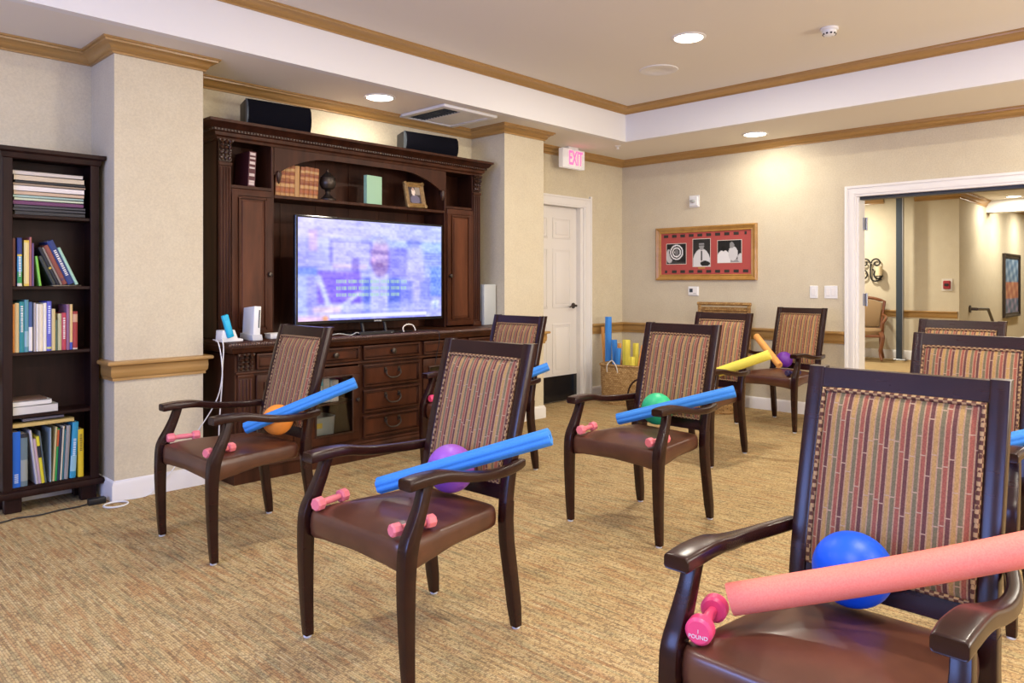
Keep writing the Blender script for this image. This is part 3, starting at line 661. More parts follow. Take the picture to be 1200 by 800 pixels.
# fourth shelf
z = shelf_z[1]+.001; g_ = 'books lying on the fourth shelf'
book(bx0+.003, y, z, .044, .215, .158, (.62, .60, .56), 'thick white book lying at the bottom of fourth shelf pile', flat=True, band='pages', group=g_)
book(bx0+.003, y+.004, z+.045, .026, .185, .155, (.70, .68, .64), 'thinner white book lying on the thick one', flat=True, band='pages', group=g_)
book(bx0+.003, y+.02, z+.072, .008, .165, .15, (.22, .13, .09), 'brown pamphlet on top of the white books', flat=True, group=g_)
# bottom shelf
z = shelf_z[0]+.001; g_ = 'books on the bottom bookshelf'
x = row([(.040, .30, (.01, .13, .62), 'wide bright blue book at the left of bottom shelf', dict(title=((.5, .6, .8), .08, .25))), (.032, .287, (.13, .19, .21), 'mottled grey blue book next to the bright blue one', dict(band=[((.3, .33, .3), .1, .5), (BLK, .92, 1)])),
  (.012, .30, (.5, .48, .5), 'thin pale grey book leaning left on bottom shelf', dict(lean=.11, gap=.038)), (.014, .25, (.50, .36, .40), 'thin mauve and white booklet on bottom shelf', dict(lean=.11)), (.015, .262, (.70, .62, .03), 'bright yellow and black paperback leaning on bottom shelf', dict(lean=.11, band=[(BLK, .55, .8)])), (.008, .29, (.1, .13, .14), 'thin black booklet with white edge leaning on bottom shelf', dict(lean=.11)),
  (.009, .30, (.28, .36, .40), 'thin steel blue pamphlet in the middle of bottom shelf', dict(gap=.012, lean=0)), (.010, .30, (.62, .50, .22), 'cream bent pamphlet left of the red and green one', dict(gap=.004, lean=-.05)), (.010, .29, (.03, .35, .08), 'thin red and green spined booklet on bottom shelf', dict(lean=-.05, band=[((.6, .12, .03), .66, .98)])), (.013, .29, (.02, .03, .06), 'thin black booklet with tiny letters on bottom shelf', dict(lean=-.05)),
  (.009, .30, (.70, .62, .45), 'thin ivory booklet on bottom shelf', dict(lean=-.05)), (.008, .28, (.03, .16, .2), 'thin dark teal booklet on bottom shelf', dict(lean=-.05)), (.020, .30, (.30, .29, .29), 'plain grey book right of the thin booklets', dict(lean=-.05)), (.030, .315, (.03, .30, .50), 'sky blue book with pale pattern on bottom shelf', dict(lean=-.05, gap=.008, band=[((.3, .55, .65), .12, .4)], title=((.7, .8, .9), .4, .7))), (.028, .27, (.72, .52, .02), 'bright yellow book near the right of bottom shelf', dict(gap=.012, title=((.3, .2, .02), .55, .9)))], bx0-.002, z, g_)
book(bx0-.002, y-.004, z+.322, .022, .30, .16, (.58, .42, .14), 'tan oversized book lying across the bottom row', flat=True, group=g_)
book(bx0+.05, y+.006, z+.351, .016, .20, .15, (.12, .11, .14), 'dark grey folder lying above the tan book', flat=True, group=g_)
# cords on the floor
tag(finish(tube(BM(), smooth_path([(.55, 4.55, .006), (.93, 4.56, .006), (1.02, 4.585, .006), (1.12, 4.56, .006), (1.22, 4.58, .006), (1.30, 4.575, .006), (1.355, 4.58, .008)]), .004, 6), 'floor_cable', M['black']), 'thin black power cord running along the floor under the bookshelf', 'cord')
tag(finish(bx(BM(), 1.36, 1.45, 4.56, 4.60, 0, .035), 'power_adapter', M['black'], bev=.005), 'black power adapter on the floor at the column corner', 'power adapter')
tag(finish(tube(BM(), [(1.47+.062*math.cos(a*PI/12), 4.47+.055*math.sin(a*PI/12), .006) for a in range(24)], .005, 6, loop=True), 'cable_loop', M['plastic']), 'white cable coiled in a loop on the carpet by the column', 'cable')
tag(finish(tube(BM(), smooth_path([(1.54, 4.53, .006), (1.66, 4.53, .006), (1.72, 4.535, .06), (1.80, 4.535, .12), (1.93, 4.535, .30), (2.03, 4.42, .55), (2.04, 4.37, .80), (2.05, 4.40, .893), (2.07, 4.47, .895)], 8), .0035, 6), 'white_cable', M['plastic']), 'white cable drooping from the cabinet top to the floor', 'cable')
tag(finish(tube(BM(), smooth_path([(2.06, 4.55, .889), (2.035, 4.42, .87), (2.03, 4.36, .70), (2.03, 4.40, .40), (2.03, 4.42, .10), (2.03, 4.44, .006)], 8), .0035, 6), 'white_cable', M['plastic']), 'white cable hanging straight down the cabinet side', 'cable')

# ================================================================ CABINET
KX0, KX1, KY, KZ = 2.12, 4.57, 4.386, .875
t = thing('media_cabinet', 'wide carved dark walnut cabinet with drawers under the television', 'cabinet', (3.345, KY, 0))
ox = 3.345
def kb(name, x0, x1, y0, y1, z0, z1, m, bev=.002, parent=t): return box(name, x0-ox, x1-ox, y0-KY, y1-KY, z0, z1, m, parent, bev=bev)
# carcass with two glazed compartments left open
gl = [(2.60, 3.02), (3.60, 4.02)]
bm = BM()
def kx(x0, x1, y0, y1, z0, z1): bx(bm, x0-ox, x1-ox, y0-KY, y1-KY, z0, z1)
kx(KX0, KX1, KY+.50, YA-.005, .05, .84); kx(KX0, KX1, KY, YA-.01, .69, .84); kx(KX0, KX1, KY, YA-.01, .06, .145)
for a, b in ((KX0, 2.60), (3.02, 3.60), (4.02, KX1)): kx(a, b, KY, YA-.01, .145, .69)
finish(bm, 'carcass', M['cab'], t, smooth=0)
bm = BM(); kx(KX0-.01, KX1+.01, KY-.012, YA-.01, 0, .09); sweep(bm, [(KX0-.01-ox, .5), (KX0-.01-ox, -.012), (KX1+.01-ox, -.012), (KX1+.01-ox, .5)], [(0, .09), (-.012, .09), (-.008, .11), (-.014, .12), (0, .13)]); finish(bm, 'plinth', M['cab'], t)
bm = BM(); kx(2.075, 4.635, KY-.045, YA-.005, .853, KZ)
sweep(bm, [(2.10-ox, .5), (2.10-ox, -.02), (4.60-ox, -.02), (4.60-ox, .5)], [(0, .80), (-.0, .81), (-.008, .815), (-.012, .83), (-.022, .84), (-.024, .853), (0, .853)]); finish(bm, 'top', M['cab'], t, bev=.002)
# carved rope edge
rope = M['cabd']; bm = BM(); xx = 2.068
while xx < 4.64:
    lathe(bm, [(0, -.014), (.007, -.010), (.0105, 0), (.007, .010), (0, .014)], 6)
    vs = bm.verts[:][-30:]
    R = Matrix.Translation((xx-ox, -.052, .864)) @ Matrix.Rotation(.7, 4, 'Y')
    for v in vs: v.co = R @ v.co
    xx += .0165
finish(bm, 'rope_edge', mat('rope_edge_wood', (.085, .042, .03), .3, .6), t, smooth=60)
def drawer(x0, x1, z0, z1, pull):
    dr = kb('drawer', x0, x1, KY-.012, KY+.01, z0, z1, M['cabp'], .003)
    bm = BM(); panel_frame(bm, x0-ox, x1-ox, z0, z1, -.012, .014, .012); panel_frame(bm, x0-ox+.018, x1-ox-.018, z0+.018, z1-.018, -.012, .007, .005); finish(bm, 'drawer_moulding', M['cab'], dr, bev=.003)
    cx, cz = (x0+x1)/2-ox, (z0+z1)/2
    if pull == 'knob':
        bm = lathe(BM(), [(0, 0), (.012, 0), (.009, .01), (.010, .016), (.020, .024), (.020, .030), (.012, .036), (0, .037)], 18, axis='Y')
        for v in bm.verts: v.co.y = -.012-v.co.y; v.co.x += cx; v.co.z += cz
        finish(bm, 'knob', M['bronze'], dr)
    else:
        bm = BM(); tube(bm, smooth_path([(cx-.06, -.03, cz+.03), (cx-.062, -.035, cz+.0), (cx-.035, -.036, cz-.022), (cx, -.036, cz-.026), (cx+.035, -.036, cz-.022), (cx+.062, -.035, cz), (cx+.06, -.03, cz+.03)]), .0055, 8)
        for s in (-1, 1): bx(bm, cx+s*.06-.011, cx+s*.06+.011, -.018, -.011, cz+.012, cz+.048); tube(bm, [(cx+s*.06, -.012, cz+.03), (cx+s*.06, -.036, cz+.03)], .005, 8)
        finish(bm, 'bail_handle', M['bronze'], dr)
for a, b in ((2.255, 2.57), (2.62, 3.02), (3.055, 3.56), (3.60, 4.02), (4.06, 4.39)): drawer(a, b, .70, .80, 'knob')
for a, b in ((.505, .665), (.325, .488), (.15, .305)): drawer(3.055, 3.56, a, b, 'bail')
def kdoor(x0, x1, glass, knobx):
    z0, z1 = .15, .665
    if not glass:
        dr = kb('door', x0, x1, KY-.014, KY, z0, z1, M['cabp'], .003)
        bm = BM(); panel_frame(bm, x0-ox, x1-ox, z0, z1, -.014, .045, .008); panel_frame(bm, x0-ox+.048, x1-ox-.048, z0+.048, z1-.048, -.014, .012, .012); bx(bm, x0-ox+.075, x1-ox-.075, -.02, -.014, z0+.075, z1-.075); finish(bm, 'door_moulding', M['cab'], dr, bev=.003)
    else:
        bm = BM()
        for a, b, c, e in ((x0, x1, z0, z0+.055), (x0, x1, z1-.055, z1), (x0, x0+.05, z0+.055, z1-.055), (x1-.05, x1, z0+.055, z1-.055)): bx(bm, a-ox, b-ox, -.016, .004, c, e)
        dr = finish(bm, 'door', M['cab'], t, bev=.003)
        bm = BM(); panel_frame(bm, x0-ox+.05, x1-ox-.05, z0+.055, z1-.055, -.014, .010, .010); finish(bm, 'door_moulding', M['cabd'], dr, bev=.003)
        box('pane', x0-ox+.048, x1-ox-.048, -.008, -.005, z0+.05, z1-.05, M['glass'], dr)
        box('shelf_board', x0-ox+.002, x1-ox-.002, .03, .45, .405, .420, M['cab'], t)
    bm = lathe(BM(), [(0, 0), (.010, 0), (.008, .012), (.014, .02), (.010, .028), (0, .03)], 16, axis='Y')
    for v in bm.verts: v.co.y = -.015-v.co.y; v.co.x += knobx-ox; v.co.z += .43
    finish(bm, 'knob', M['bronze'], dr)
kdoor(2.255, 2.57, False, 2.55); kdoor(2.62, 3.02, True, 3.0); kdoor(3.60, 4.02, True, 3.62); kdoor(4.06, 4.39, False, 4.08)
def pilaster(x0, x1, y, z0, z1, capz0, capz1, parent, ox_, oy_):
    bm = BM(); bx(bm, x0-ox_, x1-ox_, y-.012-oy_, y-oy_, z0, z1); n = 4; w_ = (x1-x0)
    for k in range(n):
        c = x0+w_*(k+.5)/n-ox_; tube(bm, [(c, y-.013-oy_, z0+.05), (c, y-.013-oy_, z1-.03)], w_*.085, 8)
    bx(bm, x0-.004-ox_, x1+.004-ox_, y-.020-oy_, y-oy_, z0, z0+.035); bx(bm, x0-.004-ox_, x1+.004-ox_, y-.02-oy_, y-oy_, z1-.02, z1)
    finish(bm, 'pilaster', M['cab'], parent, bev=.002)
    bm = BM(); bx(bm, x0-ox_, x1-ox_, y-.015-oy_, y-oy_, capz0, capz1); h = capz1-capz0
    for r_ in range(4):
        for k in range(3):
            c = x0+w_*(k+.5)/3-ox_; zc = capz0+h*(r_+.5)/4; s = 1+.12*r_
            b2 = lathe(BM(), [(0, -h*.13), (w_*.12, -h*.06), (w_*.15*s, h*.04), (w_*.06, h*.13), (0, h*.14)], 7)
            bmesh.ops.transform(b2, matrix=Matrix.Translation((c, y-.018-.004*r_-oy_, zc)) @ Matrix.Rotation((k-1)*.35, 4, 'Y'), verts=b2.verts)
            me = bpy.data.meshes.new('tmp'); b2.to_mesh(me); b2.free(); bm.from_mesh(me); bpy.data.meshes.remove(me)
    bx(bm, x0-.006-ox_, x1+.006-ox_, y-.034-oy_, y-oy_, capz1-.012, capz1)
    finish(bm, 'carved_capital', M['cabd'], parent, smooth=50)
for a, b in ((2.135, 2.23), (4.42, 4.53)): pilaster(a, b, KY, .13, .675, .70, .805, t, ox, KY)
bm = BM(); kx(KX0, KX1, KY-.018, KY+.002, .676, .692); finish(bm, 'waist_moulding', M['cab'], t, bev=.004)
# things behind the glass
for i, (x0, th, h, c, lb) in enumerate([(2.70, .05, .155, (.75, .70, .66), 'white case at the left behind the glass door'), (2.755, .022, .17, (.1, .45, .6), 'pale blue case behind the cabinet glass door'), (2.78, .05, .165, (.78, .72, .66), 'cream white case beside the blue one behind the glass'), (2.833, .02, .15, (.6, .66, .72), 'narrow pale grey case behind the glass'), (2.856, .045, .15, (.8, .74, .70), 'white case at the right behind the glass door')]):
    tt = thing('storage_case', lb, 'case', (x0, KY+.06, .421), group='cases behind the cabinet glass'); box('shell', 0, th, 0, .15, 0, h, cmat(c), tt, bev=.003); box('spine_label', th*.2, th*.8, -.001, 0, h*.3, h*.7, M['paper'], tt)
tt = thing('storage_bin', 'clear grey bin with a yellow tag low behind the glass door', 'bin', (2.70, KY+.08, .147)); rs = [[(x*k, y*k, z) for x, y in rrect(.22, .2, .3)] for z, k in ((0, .9), (.01, .92), (.16, 1), (.165, 1.03), (.17, 1.03), (.17, .97), (.02, .88))]
bm = rings(BM(), rs); bmesh.ops.translate(bm, vec=(.1, .1, 0), verts=bm.verts); finish(bm, 'tub', M['grey'], tt); box('tag', .02, .08, -.006, -.004, .10, .135, cmat(YEL), tt)

# ================================================================ HUTCH
HX0, HX1, HYF, HYB, HZ = 2.14, 4.46, 4.66, 4.94, 2.20
hx = 3.30
h = thing('television_hutch', 'large carved dark walnut hutch surrounding the television', 'hutch', (hx, HYF, KZ))
def hb(name, x0, x1, y0, y1, z0, z1, m, bev=.002, parent=h): return box(name, x0-hx, x1-hx, y0-HYF, y1-HYF, z0-KZ, z1-KZ, m, parent, bev=bev)
OX0, OX1 = 2.53, 4.06
hb('side_panel', HX0, HX0+.02, HYF, HYB, KZ+.001, HZ, M['cab']); hb('side_panel', HX1-.02, HX1, HYF, HYB, KZ+.001, HZ, M['cab'])
hb('partition', OX0-.02, OX0, HYF, HYB-.02, KZ+.001, HZ, M['cab']); hb('partition', OX1, OX1+.02, HYF, HYB-.02, KZ+.001, HZ, M['cab'])
bm = bx(BM(), HX0+.02-hx, HX1-.02-hx, HYB-.02-HYF, HYB-HYF, .001, HZ-KZ)
for k in range(1, 8): bx(bm, HX0+k*.29-hx-.003, HX0+k*.29-hx+.003, HYB-.024-HYF, HYB-.02-HYF, .001, HZ-KZ)
finish(bm, 'back_panel', M['cab'], h, smooth=0)
hb('top_board', HX0, HX1, HYF, HYB, HZ-.02, HZ, M['cab'])
hb('shelf_board', OX0, OX1, HYF+.0, HYB-.02, 1.818, 1.842, M['cab'], .004)
for a, b in ((HX0+.02, OX0-.02), (OX1+.02, HX1-.02)): hb('cubby_floor', a, b, HYF, HYB-.02, 1.862, 1.884, M['cab'])
for a, b in ((2.225, 2.51), (4.08, 4.372)):
    dr = hb('door', a, b, HYF-.012, HYF+.008, KZ+.012, 1.858, M['cabdoor'], .003)
    bm = BM(); za, zb = .012, 1.858-KZ; panel_frame(bm, a-hx, b-hx, za, zb, -.012, .042, .006); panel_frame(bm, a-hx+.045, b-hx-.045, za+.05, zb-.05, -.012, .012, .012); finish(bm, 'door_moulding', M['cabp'], dr, bev=.003); box('door_panel', a-hx+.07, b-hx-.07, -.018, -.012, za+.075, zb-.075, M['cabdoor'], dr, bev=.003)
    bm = lathe(BM(), [(0, 0), (.012, 0), (.009, .012), (.017, .02), (.013, .03), (0, .032)], 16, axis='Y'); kxx = (b-.025 if a < 3 else a+.025)-hx
    for v in bm.verts: v.co.y = -.015-v.co.y; v.co.x += kxx; v.co.z += 1.30-KZ
    finish(bm, 'knob', M['bronze'], dr)
# stiles beside doors and cubby heads
for a, b in ((HX0, 2.225), (4.372, HX1)): hb('corner_stile', a, b, HYF-.002, HYF+.02, KZ+.001, HZ-.02, M['cab'])
for a, b in ((2.142, 2.222), (4.378, 4.458)): pilaster(a, b, HYF-.002, KZ+.001, 2.025, 2.03, 2.165, h, hx, HYF) if False else None
def hpil(a, b):
    n0 = len(h.children)
    pilaster(a, b, HYF-.002, .001, 2.02-KZ, 2.03-KZ, 2.165-KZ, h, hx, HYF)
hpil(2.142, 2.222); hpil(4.378, 4.458)
# arched valance
n = 24; pts = [(OX0-hx, HZ-.02-KZ), (OX0-hx, 1.975-KZ)]
for i in range(n+1):
    u = i/n; xx = OX0+.03+(OX1-OX0-.06)*u; s = min(1, min(u, 1-u)/.28); pts.append((xx-hx, 1.99-KZ+.135*math.sin(s*PI/2)**.8))
pts += [(OX1-hx, 1.975-KZ), (OX1-hx, HZ-.02-KZ)]
finish(prism(BM(), pts, -.004, .018), 'arched_valance', M['cab'], h, smooth=20)
for s in (OX0+.03, OX1-.03):
    bm = lathe(BM(), [(0, -.07), (.008, -.06), (.016, -.03), (.022, 0), (.014, .02), (0, .025)], 8, (s-hx, -.010, 1.985-KZ)); finish(bm, 'carved_drop', M['cabd'], h)
# cornice
prof = [(0, 2.165), (-.010, 2.165), (-.014, 2.18), (-.030, 2.19), (-.034, 2.21), (-.045, 2.216), (-.046, 2.232), (-.060, 2.238), (-.075, 2.262), (-.088, 2.268), (-.090, 2.285), (0, 2.285)]
bm = sweep(BM(), [(HX0-hx, HYB-HYF), (HX0-hx, 0), (HX1-hx, 0), (HX1-hx, HYB-HYF)], [(a, b-KZ) for a, b in prof]); bx(bm, HX0-hx, HX1-hx, 0, HYB-HYF, 2.27-KZ, 2.285-KZ)
finish(bm, 'cornice', M['cab'], h, smooth=40)
bm = BM(); xx = HX0-.045
while xx < HX1+.045:
    bx(bm, xx-hx, xx+.012-hx, -.052, -.040, 2.218-KZ, 2.230-KZ); xx += .022
yy = -.04
while yy < .25:
    bx(bm, HX0-.052-hx, HX0-.04-hx, yy, yy+.012, 2.218-KZ, 2.230-KZ); bx(bm, HX1+.04-hx, HX1+.052-hx, yy, yy+.012, 2.218-KZ, 2.230-KZ); yy += .022
finish(bm, 'dentil_moulding', M['cabd'], h, smooth=0)

# speakers on top of the hutch
def speaker(x0, x1, y, hgt, label):
    t = thing('loudspeaker', label, 'speaker', ((x0+x1)/2, y, 2.2865), group='loudspeakers on top of the hutch'); w_ = (x1-x0)/2; t.rotation_euler = (0, 0, -.10)
    bm = prism(BM(), [(-.0, 0), (.11, 0), (.11, hgt*.86), (.03, hgt*.96), (0, hgt*.95)], -w_, w_, 'X'); finish(bm, 'cabinet', M['black'], t, bev=.005)
    fr = [(-.012, .004), (-.03, hgt*.25), (-.034, hgt*.5), (-.028, hgt*.8), (-.01, hgt*.97), (0, hgt*.97), (0, .004)]
    finish(prism(BM(), fr, -w_+.004, w_, 'X'), 'grille', M['navy'], t, smooth=50)
    rs = [[(x, y_*1.0, z_) for y_, z_ in fr] for x in (-w_-.004, -w_+.006)]; finish(rings(BM(), rs), 'end_cap', M['slate'], t, smooth=50)
speaker(2.34, 2.79, 4.66, .185, 'long black speaker on the left end of the hutch top'); speaker(3.66, 4.17, 4.66, .165, 'long black speaker toward the right of the hutch top')
# hutch shelf contents
z = 1.843
tt = thing('photo_album', 'large dark maroon album leaning in the left cubby', 'album', (2.36, 4.70, 1.888)); R = Matrix.Rotation(.05, 4, 'Y')
bm = BM(); bx(bm, 0, .005, -.0, .19, 0, .235); bx(bm, .045, .05, 0, .19, 0, .235); bx(bm, 0, .05, -.004, .002, 0, .235); bmesh.ops.transform(bm, matrix=R, verts=bm.verts); cv = finish(bm, 'cover', cmat((.09, .018, .025)), tt)
bm = bx(BM(), .005, .045, .002, .185, .004, .231); bmesh.ops.transform(bm, matrix=R, verts=bm.verts); finish(bm, 'pages', M['paper'], tt)
bm = BM()
for k, zz in enumerate((.01, .03, .07, .12, .15, .185, .21)): bx(bm, .006, .044, -.0055, -.003, zz, zz+(.012 if k % 2 else .018))
bmesh.ops.transform(bm, matrix=R, verts=bm.verts); finish(bm, 'spine_ornament', cmat((.62, .52, .48)), tt, smooth=0)
g_ = 'antique bound books on the hutch shelf'; pos = ['at the left end', 'second from left', 'third from left', 'fourth from left', 'plain tan one fifth from left', 'sixth from left', 'third from the right end', 'second from the right end', 'at the right end, leaning']
x = 2.562
for k in range(9):
    th = .035; c = (.30, .10, .035) if k != 4 else (.46, .25, .09)
    bands = [] if k == 4 else [((.48, .26, .09), .02, .10), ((.40, .12, .04), .16, .24), ((.52, .30, .12), .30, .40), ((.22, .05, .02), .44, .47), ((.5, .25, .1), .55+.02*(k % 3), .66), ((.25, .06, .03), .70, .74), ((.5, .3, .12), .80, .88)]
    book(x, 4.70, z, th, .222-.002*(k % 3), .14, c, 'gilt tooled brown leather book '+pos[k]+' of the hutch set', lean=-.06 if k > 4 else -.02, band=bands, group=g_, name='leather_book'); x += th+.0018
tt = thing('finial_ornament', 'dark bronze acorn finial on a pedestal beside the leather books', 'ornament', (3.00, 4.74, z))
finish(lathe(BM(), [(0, 0), (.058, 0), (.060, .012), (.046, .02), (.03, .035), (.018, .05), (.016, .066), (.024, .072), (.016, .08)], 24), 'pedestal', M['bronze'], tt)
finish(lathe(BM(), [(.016, .08), (.044, .09), (.058, .115), (.060, .14), (.052, .165), (.054, .17), (.036, .19), (.012, .21), (.010, .222), (.006, .232), (0, .235)], 24), 'acorn', M['bronze'], tt)
tt = thing('green_book', 'pale mint green book standing face out on the hutch shelf', 'book', (3.32, 4.71, z)); tt.rotation_euler = (0, 0, .12)
bm = BM(); bx(bm, 0, .155, -.004, 0, 0, .222); bx(bm, 0, .155, .026, .03, 0, .222); bx(bm, 0, .004, -.004, .03, 0, .222); finish(bm, 'cover', M['green'], tt, bev=.001); box('pages', .004, .15, 0, .026, .003, .218, M['paper'], tt)
tt = thing('framed_photo', 'ornate gilt photo frame leaning back on the hutch shelf', 'photo frame', (3.80, 4.70, z+.006)); R = Matrix.Rotation(-.2, 4, 'X') @ Matrix.Rotation(-.03, 4, 'Y')
rs = [[(s*(.098-o), y_, .105+u*(.105-o)) for s, u in ((-1, -1), (1, -1), (1, 1), (-1, 1))] for o, y_ in ((0, .012), (0, -.006), (.008, -.012), (.018, -.004), (.028, -.010), (.036, -.004), (.04, .004))]
bm = rings(BM(), rs, cap=False)
for s in (-1, 1):
    for u in (0, 1): lathe(bm, [(0, -.008), (.016, -.004), (.014, .008), (0, .012)], 10, (s*.088, -.01, .012+u*.186), 'Y')
bmesh.ops.transform(bm, matrix=R, verts=bm.verts); finish(bm, 'frame', M['gilt'], tt, smooth=25)
def ph(u, v):
    c = (70, 60, 62)
    if u > .55 and v < .5: c = (150, 140, 128)
    if ell(u, v, .42, .30, .14, .28): c = (235, 220, 205)
    if ell(u, v, .42, .12, .09, .1): c = (190, 160, 140)
    if ell(u, v, .5, .8, .4, .3): c = (110, 105, 125)
    return c
painted('photograph', .12, .132, 20, 24, ph, M['pic'], tt, R @ Matrix.Translation((0, .002, .105)))
bm = bx(BM(), -.08, .08, .006, .012, .01, .2); bmesh.ops.transform(bm, matrix=R, verts=bm.verts); finish(bm, 'backing', M['black'], tt)

# ================================================================ TELEVISION
tv = thing('television', 'flat screen television showing a pale blue captioned programme', 'television', (3.243, 4.50, KZ))
TWd, THt = 1.30, .745; zc = .455
box('bezel', -TWd/2, TWd/2, -.012, .022, zc-THt/2, zc+THt/2, M['blackg'], tv, bev=.004)
box('rear_housing', -.45, .45, .022, .06, zc-.30, zc+.22, M['black'], tv, bev=.01)
def scr(u, v):
    x, y = u*950+60, v*675+45      # in the proportions of the picture shown
    r, g, b = 176, 176, 246
    k = sm(0, 1, v); r += 30*(1-k)*(1-u)**.7; g += 30*(1-k); b += 4
    def mixin(c, a):
        nonlocal r, g, b
        r += (c[0]-r)*a; g += (c[1]-g)*a; b += (c[2]-b)*a
    if x < 260: mixin((150, 150, 235), .5*sm(260, 60, x)*sm(150, 300, y))
    if y < 170: mixin((210, 200, 245), .5)
    if 120 < x < 170 and 120 < y < 260: mixin((235, 190, 215), .5)
    if 245 < x < 510 and 180 < y < 345:
        mixin((120, 110, 210), .55) if (x < 262 or y < 192 or x > 496) else mixin((205, 195, 245), .5)
    if 262 < x < 480 and 345 < y < 372: mixin((240, 200, 225), .5)
    if 170 < x < 440 and 390 < y < 610: mixin((135, 105, 220), .75)
    if 380 < x < 430 and 300 < y < 390: mixin((120, 100, 190), .5)
    for (ax, ay, bx_, by, wd) in ((175, 420, 245, 640, 32), (300, 640, 430, 540, 26)):
        tt_ = ((x-ax)*(bx_-ax)+(y-ay)*(by-ay))/((bx_-ax)**2+(by-ay)**2)
        if 0 < tt_ < 1 and abs((x-ax)*(by-ay)-(y-ay)*(bx_-ax))/math.hypot(bx_-ax, by-ay) < wd/2: mixin((215, 225, 252), .85)
    # centre figure
    if 440 < x < 720 and y > 420: mixin((95, 115, 205), .85*sm(440, 470, x)*sm(720, 690, x)*sm(400, 470, y))
    if 500 < x < 620 and y > 395: mixin((215, 215, 250), .85)
    if 560 < x < 600 and y > 430: mixin((180, 180, 235), .6)
    d = math.hypot((x-568)/62, (y-290)/125)
    if d < 1.15:
        mixin((208, 178, 215), .85*sm(1.15, .85, d))
        if y < 215: mixin((225, 205, 220), .6)
        if 245 < y < 272: mixin((160, 130, 190), .5)
        if y > 310: mixin((150, 125, 180), .6)
        if abs(y-258) < 8 and 25 > abs(abs(x-568)-28): mixin((110, 95, 160), .7)
        if 340 < y < 352 and abs(x-566) < 22: mixin((120, 80, 130), .7)
        if 300 < y < 330 and abs(x-520) < 15: mixin((235, 190, 230), .7)
    if math.hypot((x-570)/70, (y-165)/30) < 1: mixin((180, 190, 215), .6)
    # right figure and blinds
    if 620 < x < 760 and 220 < y < 430: mixin((140, 130, 225), .55)
    d = math.hypot((x-815)/70, (y-380)/230)
    mixin((205, 200, 250), .7*sm(1.2, .7, d))
    if math.hypot((x-800)/55, (y-180)/35) < 1: mixin((140, 150, 215), .6)
    if 715 < x < 930 and 460 < y < 640 and not 790 < x < 850: mixin((130, 140, 235), .6)
    if x > 880 and 240 < y < 330 and int(y/11) % 2: mixin((120, 120, 190), .6)
    if x > 925 and 350 < y < 570: mixin((90, 130, 220) if (int(x/13)+int(y/29)) % 2 else (170, 200, 250), .7)
    if x < 170 and 370 < y < 420: mixin((80, 130, 215), .5)
    if x < 110 and y > 420: mixin((190, 205, 250), .7)
    if y > 610 and x > 150: mixin((205, 210, 250), .55)
    if 145 < x < 310 and 625 < y < 672: mixin((240, 215, 215), .8)
    if 858 < x < 942 and 588 < y < 668: mixin((190, 195, 240), .8)
    if 942 < x < 990 and 590 < y < 668: mixin((225, 235, 245), .9)
    if 950 < x < 982 and 598 < y < 660 and (math.hypot(x-966, y-612) < 9 or abs(math.hypot(x-964, y-643)-12) < 4): mixin((130, 150, 190), .7)
    if 245 < x < 895 and 675 < y < 720: mixin((110, 105, 225) if (y < 682 or y > 706) else (235, 238, 255), .9)
    if x < 245 and y > 690: mixin((245, 205, 215), .8)
    if math.hypot(x-218, y-706) < 16: mixin((250, 180, 110), .9)
    return (r, g, b)
NX_, NY_ = 210, 118
_rn = random.Random(4); VN = [[_rn.random() for _ in range(90)] for _ in range(90)]
def vn(x, y):
    i, j = int(x) % 88, int(y) % 88; a, b = x-int(x), y-int(y); a, b = a*a*(3-2*a), b*b*(3-2*b)
    return (VN[j][i]*(1-a)+VN[j][i+1]*a)*(1-b)+(VN[j+1][i]*(1-a)+VN[j+1][i+1]*a)*b
grid = [[scr(i/NX_, j/NY_) for i in range(NX_+1)] for j in range(NY_+1)]
for _ in range(1):      # the picture on the screen is soft
    grid = [[tuple(sum(rw[min(max(i+q, 0), NX_)][c] for q in (-2, -1, 0, 1, 2))/5 for c in (0, 1, 2)) for i in range(NX_+1)] for rw in grid]
    grid = [[tuple(sum(grid[min(max(j+q, 0), NY_)][i][c] for q in (-2, -1, 0, 1, 2))/5 for c in (0, 1, 2)) for i in range(NX_+1)] for j in range(NY_+1)]
def scr2(u, v):
    i, j = round(u*NX_), round(v*NY_); r, g, b = grid[j][i]; x, y = u*950+60, v*675+45
    n_ = (vn(x/60, y/22)-.5)*44+(vn(x/16+9, y/14+5)-.5)*34+(vn(x/90+3, y/7)-.5)*16
    r, g, b = (128+(q-128)*1.12-sh+n_*kk for q, sh, kk in ((r, 22, .8), (g, 20, .8), (b, 2, .4)))
    for ya, x0, x1 in ((460, 275, 748), (506, 275, 752), (550, 275, 706)):
        if abs(y-ya) < 13 and x0 < x < x1 and (x-x0) % 71 > 9:
            kk = math.sin(x*.75+ya)+math.sin(x*.53+ya*2); a = .8 if kk > -.2 else .3; r += (165-r)*a; g += (205-g)*a; b += (190-b)*a
    if 245 < x < 895 and 682 < y < 706: r, g, b = 225, 228, 252
    return tuple(max(0, min(255, q)) for q in (r, g, b))
painted('screen', TWd-.035, THt-.04, NX_, NY_, scr2, M['screen'], tv, Matrix.Translation((0, -.0135, zc+.004)))
text('SAMSUNG', .014, M['plastic'], tv, (.02, -.0125, zc-THt/2+.008), (PI/2, 0, 0), name='brand_lettering', ext=.0003)
for s in (-1, 1):
    finish(tube(BM(), [(s*.10, .02, .085), (s*.10, .0, .02), (s*.10, .0, .012)], .012, 8), 'stand_leg', M['black'], tv)
finish(prism(BM(), [(-.28, -.10), (.28, -.10), (.24, .09), (-.24, .09)], .001, .012, 'Z'), 'stand_base', M['blackg'], tv, bev=.003)
